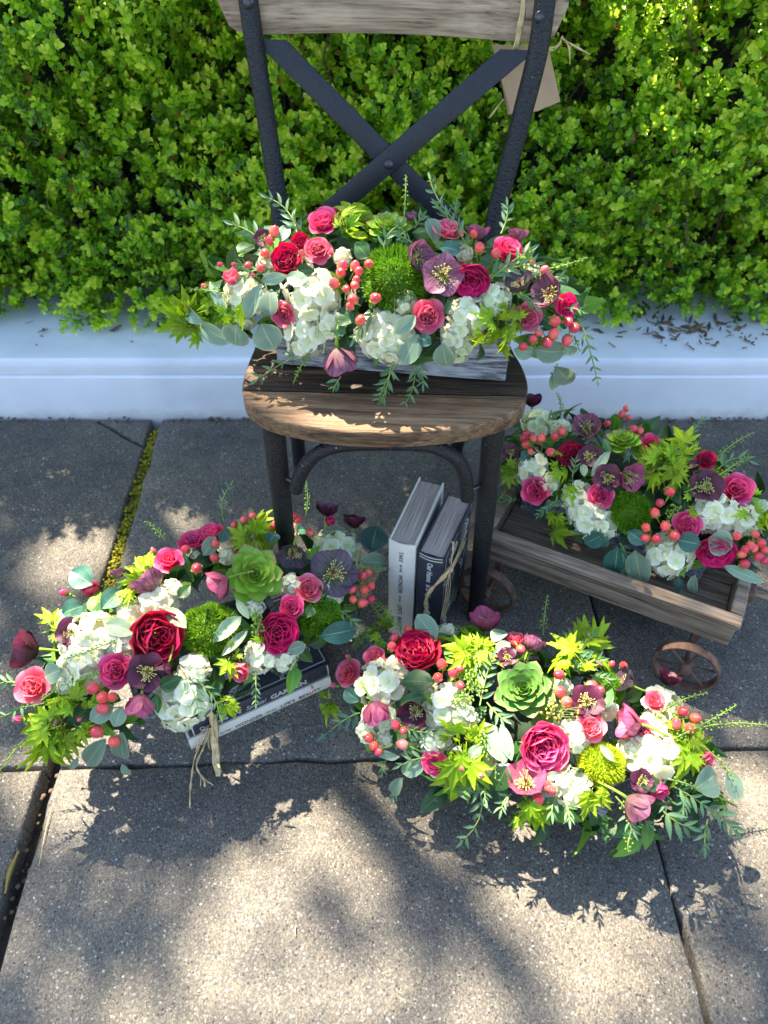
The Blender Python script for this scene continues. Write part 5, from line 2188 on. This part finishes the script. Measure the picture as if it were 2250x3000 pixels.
# ---- arrangement on the seat
fl, fr = dz(600, 788, SEAT_Z), dz(1091, 826, SEAT_Z)
A1 = Arr('flower arrangement in a whitewashed box standing on the chair seat', fl, fr, SEAT_Z + .001, .078, .135, (.275, .125, .105), CR, SEAT_Z - .16)
fill(A1, 'A', '''
hyd 600,860,125 780,640,70 1100,860,185 1060,1150,150 1230,1060,100 1590,1150,155 1310,600,60 730,900,90 640,1040,60
rose 925,620,112,crimson,2 1020,500,75,crimson,2
rose 1180,350,92,hotpink,1,100,45 1140,550,80,dusty,1 545,740,72,coral,0,120,60 895,1000,74,dusty,1 1270,285,40,coral,0
bud 1295,355,32,dusty 1030,575,40,dusty 1235,570,36,coral 465,655,32,hotpink 355,800,32,coral 915,925,34,coral 915,1085,32,coral 560,655,28,hotpink 690,725,30,coral
berry 838,423,38 802,487,32 773,573,36 658,657,28 745,675,34 1312,660,40 1400,660,36 1495,648,34 1300,703,37 1425,697,34 1253,782,40 1398,795,34 1338,820,28 1410,755,30 1383,893,42 1365,940,32 1538,885,40 1437,1038,42
hel 1290,1300,150,mauve,bell,-80,115 760,470,60,burgundy,open
leaf 352,1055,138,885,135 505,995,380,765,75 650,1030,715,800,115 750,765,912,735,85 815,1010,790,835,150 925,735,1065,770,110 325,1060,495,1205,150 575,1070,560,1222,215 745,1065,835,1250,215 930,380,880,480,90
leaf 1490,600,1395,500,130,rose_leaf,lance 1270,980,1390,1050,150,rose_leaf,lance 1000,690,1110,700,100,rose_leaf,lance 1260,1080,1330,1130,110,rose_leaf,lance 620,640,720,600,90,rose_leaf,lance
willow 1000,450,800,190,125 750,530,560,375,150 1040,440,970,350,90 1110,1240,720,1450,120 1300,1430,1240,1600,100 1650,1340,1560,1630,115 1540,980,1400,1160,110 700,740,600,650,70 840,690,620,740,100
cress 1100,1240,970,1480,45 520,860,250,830,45
maple 300,1040,30,1085 290,1060,270,1195 300,1030,70,1010 280,1030,120,960 500,1000,420,920 560,980,600,1070 520,990,480,1080 1310,400,1320,215 1330,400,1460,290 1320,400,1400,200 1300,410,1250,320 1350,410,1430,400
''')
fill(A1, 'B', '''
hyd 120,1190,160 830,900,105,greenwhite 640,1010,130 560,1150,110 200,910,80 575,1230,90,greenwhite 620,570,55 1085,690,50 940,720,50
fuzz 135,740,240
succ 90,400,150,succulent,90,62
rose 660,765,142,magenta,2,-95,35
rose 505,405,88,coral,1,70,60 930,540,92,hotpink,1,60,45 365,1010,92,dusty,1 1060,1020,90,dusty,1 1330,935,72,magenta,1
berry 685,437,32 722,535,38 835,573,38 1248,1045,42 1340,1050,36 1380,1092,40 1237,1132,40 1328,1180,40 1195,1195,42 1093,1170,34 1025,1222,34 1175,690,34,paleberry 1090,640,24 10,885,34 1135,1130,26
hel 300,600,125,mauve,cup,20,40 465,730,135,mauve,open 710,430,100,mauve,cup,80,95 990,450,85,mauve,cup,80,110 1000,780,118,slate,cup,110,60 1200,850,142,mauve,cup,150,40 250,320,50,mauve,bell,90,70
leaf 280,1010,130,1130,110 300,1140,180,1350,160 470,1200,485,1388,155 1100,1245,1335,1275,170 960,1240,1120,1285,115 1250,1360,1370,1500,150 1265,1370,1240,1530,115 1310,1220,1400,1280,85 300,1150,385,1205,90,euc_dark 370,330,430,470,110,euc 590,560,450,520,110,euc_dark 800,640,740,600,90,rose_leaf,lance 480,1000,520,900,50,rose_leaf,lance
willow 640,450,380,60,105 660,560,440,250,115 870,440,915,250,105 800,750,1060,560,140 780,740,1100,650,120 60,560,160,380,100 270,400,330,310,80 140,1340,20,1600,115 270,1340,200,1630,115 300,1340,330,1480,90 950,860,1100,925,110 1150,745,1280,740,80 1440,1090,1540,1460,105 1300,960,1430,975,80 1080,620,1060,560,80 560,330,560,230,70 250,500,170,460,80
cress 200,320,212,30,40 1190,685,1470,600,40 1230,1440,1260,1340,40 1380,1150,1420,1260,50
maple 760,1100,720,1235 830,1080,800,1240 900,1090,915,1260 900,1080,890,965 980,1010,1065,1000 980,1010,950,1115 740,1080,690,1140 1020,590,1075,525 850,1060,770,1100 920,1100,960,1200
''')
A1.filler(290, 1)

# ---- arrangement lying across the pair of books on the left
c = Vector((-.27, .655, 0))
axd = Vector((.89, .455, 0)).normalized()
nrm = Vector((-axd.y, axd.x, 0))
A2 = Arr('flower arrangement with a red rose and a lime succulent on the two lying books', c - axd * .12 - nrm * .05, c + axd * .12 - nrm * .05, STACK_Z + .001, .056, .10, (.265, .138, .110), CR, .004, .014)
fill(A2, 'C', '''
hyd 700,1160,200 600,1350,175 900,1180,130 1130,880,125 1330,1600,185 1400,1380,110 930,970,85 480,1490,70 1280,1720,110 500,1210,70 1240,800,70
rose 1130,1145,205,crimson,2,-20,12 1400,470,125,hotpink,2,110,50
rose 830,1390,105,hotpink,1 235,1500,108,coral,1 1215,590,88,hotpink,1 655,800,80,hotpink,0,120,60
bud 470,830,46,hotpink,160,80 140,1740,46,hotpink,170,80 1105,530,36,coral 575,1740,28,hotpink
berry 670,1515,48 740,1580,48 808,1577,38 742,1660,46 697,1828,50 822,1898,46 1335,515,34 1417,650,42
hel 185,1235,165,burgundy,cup,180,100 1065,760,150,mauve,bell,130,100 850,690,65,mauve,bell,100,90 520,1110,105,burgundy,open 1060,1395,130,burgundy,open 1190,1370,95,burgundy,bell,-120,70 1010,1620,130,pinkmauve,bell,-100,110
leaf 665,770,500,660,185,euc_dark 600,920,440,975,160,euc_dark 430,950,475,1085,110 870,810,740,920,150,euc_dark 760,1050,955,1100,140 450,1380,300,1435,150 1195,940,1335,1065,110 760,1880,580,2110,150 880,1830,860,2070,140 820,1640,640,1750,140 885,1650,820,1800,110 880,2060,935,2160,60 560,2010,510,2110,50 1290,860,1370,770,90,rose_leaf,lance 1150,1500,1300,1450,130,rose_leaf,lance 1130,1560,1130,1700,80,rose_leaf,lance
willow 160,1500,-40,1490,110 170,1620,10,1720,110 1330,1420,1430,1680,110
cress 820,1000,490,985,50 880,1140,450,1310,45 720,1380,430,1500,45 180,1880,-10,2130,60 300,1600,420,1520,50 1190,450,1040,310,50 330,1620,150,1650,50 930,1290,880,1240,40
maple 400,1800,180,1710 400,1800,280,1620 420,1800,160,1860 420,1820,195,2040 410,1830,290,2080 400,1830,405,2070 420,1820,545,1985 540,1640,560,1470 540,1650,390,1690 600,1640,690,1630 540,1790,640,1910 550,1780,670,1790 470,1700,380,1600 480,1880,440,2000 350,1900,250,1960
maple 1080,680,1060,545 1070,680,880,635 1060,690,850,765 960,800,910,905 970,790,800,870 1080,620,960,600 430,1100,340,1040 420,1120,370,1185 430,1060,400,970
''')
fill(A2, 'D', '''
hyd 1080,500,165,greenwhite 520,1290,120 680,1280,105 760,770,80 1040,830,90 480,920,70 280,560,55 30,560,60 -20,1480,100
rose 655,1115,160,magenta,2,-30,15 160,410,110,hotpink,2,110,55
rose 690,360,90,coral,1,90,50 870,790,90,coral,1 750,930,78,hotpink,1 380,1390,88,coral,0,-120,40 1025,310,55,hotpink,0
bud 900,1510,20,coral
berry 200,475,34 193,575,36 65,650,40 405,305,30 465,280,32 335,340,28 705,280,32 765,270,28 800,305,32 880,395,32 1260,705,36 1300,680,30 1183,803,34 1270,805,38 1318,778,34 1190,875,30 1257,900,38 1320,872,34 535,305,30
hel 1045,685,165,slate,open,60,12 755,550,128,slate,cup,-100,50 230,760,135,pinkmauve,bell,-150,95 1000,225,98,burgundy,bell,80,95 1200,310,100,burgundy,cup,80,80 380,560,60,pinkmauve,bell,90,80
succ 478,705,212,succulent,60,18
fuzz 165,1090,215 970,1000,175
leaf 1320,530,1365,335,205,euc_dark 1235,600,1475,612,140 960,395,1140,370,95 950,1140,1235,1090,170,euc_dark 385,1000,190,1160,110 720,1240,855,1210,105 770,380,860,360,95,euc_dark 110,560,205,420,110 430,1100,250,1270,70 350,880,440,1010,60 580,470,640,380,110,euc_dark 240,470,270,370,70,euc_dark 900,930,860,1000,80,rose_leaf,lance
willow 260,310,300,60,80 880,870,1200,1040,105 20,1440,230,1700,105 490,1400,490,1620,70 1270,1150,1430,1200,60 1140,1170,1290,1100,60
cress 850,270,850,10,45 1480,1060,1320,900,50 1130,640,1460,655,50 1290,1110,1190,1230,55
cress 480,1170,485,970,95,1
maple 430,430,265,345 450,420,560,245 450,420,630,345 440,440,345,500 450,430,545,490 430,440,440,540 330,1260,235,1410 330,1230,300,1170 340,1270,395,1290 300,1580,225,1625 310,1590,355,1700 540,1160,450,1150 460,400,480,300
''')
A2.filler(300, 2, .02)

# ---- arrangement in front on the pavement
c = Vector((.205, .525, 0))
axd = Vector((.486, -.182, 0)).normalized()
nrm = Vector((-axd.y, axd.x, 0))
A3 = Arr('flower arrangement with a dark green succulent standing on the pavement in front of the wagon', c - axd * .13 - nrm * .045, c + axd * .13 - nrm * .045, .001, .055, .10, (.275, .138, .110), CR, .004, .020)
fill(A3, 'G', '''
hyd 400,720,165 500,620,95 850,880,160 960,940,95 380,960,120 300,1050,80 770,1120,100 810,1310,70 860,350,60 420,1090,65 1130,1290,60 720,800,70 1180,1180,70
rose 650,490,165,crimson,2,110,30 1520,1160,195,hotpink,2,-40,25
rose 155,640,82,coral,1 760,1270,74,hotpink,1 1325,410,72,coral,0,90,60 350,530,62,dusty,1
bud 170,535,32,dusty 70,730,34,dusty 1090,1350,40,coral 960,1300,45,coral
berry 490,400,36 470,460,36 585,345,34 655,335,28 815,580,40 945,545,32 893,645,38 935,610,36 790,675,38 945,730,34 495,1005,36 310,1095,36 345,1152,36 545,1140,40,paleberry 550,1045,28 380,1190,30 1365,480,34 1630,655,40 1630,770,38 1550,1420,40 1490,1520,40 1570,1450,38
hel 1115,285,130,pinkmauve,bell,90,68 350,905,122,pinkmauve,bell,-70,115 625,920,122,burgundy,cup,-130,40 1400,1385,155,pinkmauve,cup,90,30 1440,450,92,mauve,bell,60,90 1270,530,65,burgundy,open
succ 1385,760,195,succ_dark,100,15
leaf 780,420,640,230,150 760,710,540,690,170,rose_leaf,disc 360,1200,515,1232,75 540,1335,690,1270,120 540,1370,450,1512,90 1270,1290,1180,1465,150,rose_leaf,disc 1260,1265,1120,985,165 1300,1250,1230,1000,90 1170,430,1255,320,110 1190,500,1290,430,95 140,760,225,835,110,euc_dark 690,800,520,860,100,rose_leaf,lance 1090,1150,1000,1230,80
fuzz 1010,385,95
willow 250,920,20,1060,150,euc_dark 1050,1390,960,1810,125 1080,870,1160,560,125 700,1230,530,1285,100 560,1020,800,1060,90 1130,850,1240,960,110 700,320,830,440,110 1000,540,1090,660,110 1120,1440,1120,1520,90 900,1470,1010,1440,100 1300,1480,1230,1590,100 440,1240,400,1320,80 550,1370,480,1500,100 560,1300,640,1100,120
cress 540,380,320,140,60 1520,380,1550,100,55 190,460,265,365,70 450,450,270,370,35 1200,1420,1190,1270,60
cress 1030,780,1010,620,110,1 880,880,1000,800,120,1 1080,1330,1090,1050,85,1 1050,700,1090,780,80,1
maple 1040,470,830,480 1040,470,960,360 1050,470,1070,350 1060,470,1190,430 1050,480,1140,590 1040,480,890,595 1040,480,950,560 900,1080,800,1080 890,1060,850,1000 880,1080,930,990 890,1170,870,1260 960,1120,890,1100 980,1150,1010,1010 970,1170,1125,1445 960,1200,890,1495 950,1180,960,1395 1000,1100,1080,1000 30,830,20,770 30,850,10,970 400,360,320,420 1400,1500,1500,1705 1380,1500,1410,1650 420,350,470,290
''')
fill(A3, 'H', '''
hyd 850,1200,185 930,860,120 870,1010,95 290,1430,130 310,1080,105 240,740,60 560,900,60 960,1240,80 700,1180,60
rose 430,1020,85,coral,1 875,840,68,coral,1 780,1040,66,dusty,1 1220,1240,76,coral,0,-40,40 905,1455,78,hotpink,0,-70,50
berry 210,655,38 215,775,42 262,845,44 430,733,42 490,768,40 655,592,32 575,580,24 487,578,24 1068,910,40 1155,960,42 1023,998,38 1115,1030,42 130,1430,42 60,1530,44 155,1460,38
hel 970,680,98,burgundy,bell,60,80 700,990,145,pinkmauve,bell,170,75 740,1565,150,mauve,bell,-40,105 665,700,112,slate,cup,150,70 400,845,112,burgundy,open 40,440,95,mauve,bell,60,90 780,1390,75,burgundy,open
fuzz 510,1280,165,fuzz_yellow 560,730,120
leaf 1150,1440,1355,1350,215 1380,1325,1470,1535,145 760,1400,930,1425,110,rose_leaf,disc 530,890,575,745,75,rose_leaf,lance 110,1365,215,1350,60 490,1140,590,1255,55 500,880,480,800,80,rose_leaf,lance
willow 300,550,440,380,125 300,560,270,390,110 300,560,480,550,110 920,1590,1100,1710,160 1210,1560,1420,1730,140 1240,1660,1220,1850,115 760,1620,830,1690,90 1000,1430,1210,1560,125 250,1540,280,1660,100 190,1490,160,1620,100 1100,1480,1070,1590,100 700,1600,720,1740,100 1030,1560,940,1560,100 350,650,330,600,80 430,660,540,680,100
cress 960,1120,1440,865,55 1090,1050,1680,1010,65 850,980,1240,780,55 1220,1160,1430,1390,50 1240,1480,1450,1560,65 600,1500,700,1800,65 700,1780,690,1890,60 960,1380,1200,1480,45
cress 200,1000,240,880,250,2 120,960,180,900,150,2
maple 330,540,140,350 330,530,240,345 340,520,440,285 350,530,535,350 380,540,600,510 370,560,465,650 330,560,180,620 300,580,290,450 360,540,380,400 320,570,380,640 1130,1100,1215,1045 1100,1120,1235,1140 1100,1140,1170,1330 1080,1150,1060,1360 1090,1150,1035,1110 480,1470,405,1585 490,1470,470,1590 500,1470,555,1600 30,1580,80,1715
''')
A3.filler(300, 3, -.2)

# ---- arrangement standing in the wagon
fl, fr = on_z(1400 + 240 * .5124, 1130 + 700 * .5124, WZ0 + .0095), on_z(1400 + 1265 * .5124, 1130 + 1120 * .5124, WZ0 + .0095)
A4 = Arr('flower arrangement in a blue grey box standing in the wooden wagon', fl, fr, WZ0 + .0095, .075, .13, (.270, .130, .100), CR, WZ0 + .008)
fill(A4, 'J', '''
hyd 340,215,85,greenwhite 310,480,95 560,630,85 640,740,120 710,810,80 1100,970,130 1370,720,115 1510,765,90 1290,760,60 1310,650,50 400,560,60 470,240,50
rose 530,395,85,crimson,2 1365,950,118,magenta,2,-80,35
rose 330,600,64,hotpink,1 700,625,68,hotpink,1 1200,795,72,hotpink,1 1480,590,74,hotpink,1 985,315,40,hotpink,1 1305,420,48,crimson,1
bud 715,690,24,dusty
berry 280,275,26 320,300,24 365,300,26 440,290,26 480,260,28 275,335,26 415,380,27 260,300,24 300,375,20 825,165,24 845,130,18 862,182,18 740,215,22 888,248,28 925,260,24 1040,670,27 1012,725,30 960,810,28 1072,805,32 958,870,28 1022,877,30 1125,858,33 1098,605,32 1482,858,28 1587,850,24 1560,915,28 1620,900,30 1528,935,26 1510,965,24 1605,975,30 1640,1000,28 1527,1018,32 1637,940,24 1580,930,24
hel 620,240,95,mauve,cup,80,30 875,520,95,pinkmauve,cup,-20,40 310,85,70,burgundy,bell,90,80 1310,575,88,burgundy,open 740,525,75,burgundy,open 1230,460,55,burgundy,cup,100,60 640,405,65,burgundy,open 190,380,50,burgundy,open
succ 825,325,105,succulent,90,55
fuzz 870,725,125
leaf 650,520,755,365,55 720,850,605,910,110,euc_dark 800,920,780,1085,145,euc_dark 900,940,930,1145,145 860,830,955,905,95,euc_dark 1140,880,1275,910,120,euc_dark 1320,870,1455,930,155 1400,1030,1640,1125,70 1240,1080,1220,1205,60 1150,1090,1145,1185,50,euc_dark 600,450,610,510,45 740,860,700,930,60,euc_dark 760,380,720,300,60,rose_leaf,lance 1640,650,1620,720,60 300,380,250,420,70,euc_dark
willow 230,650,90,690,60 810,900,830,1060,70 1120,1060,1160,1200,50 540,520,560,430,60 440,660,350,740,60 880,370,860,410,60 1200,310,1290,190,50 1370,480,1550,430,90 400,200,430,180,60 160,420,60,300,90 420,700,480,650,60
cress 1360,430,1580,265,50 1340,540,1550,400,50 1180,610,1310,560,60 480,150,450,40,30
cress 1090,760,1130,690,60,1
maple 1050,430,935,400 1050,430,1000,320 1060,430,1130,335 1030,470,975,585 1110,480,1150,590 1100,480,1205,520 1190,380,1140,315 1200,390,1285,330 1200,400,1160,455 1130,420,1060,300 1080,470,1060,560 170,490,105,470 180,480,190,395 180,500,165,595 470,450,395,440 470,460,425,565 540,560,505,625 440,720,395,805 450,720,485,795 1570,720,1465,740 1570,730,1645,685 1580,740,1625,835 1580,640,1605,585 1250,700,1200,720
''')
A4.filler(290, 4, -.1)
print('objects', len(bpy.data.objects))
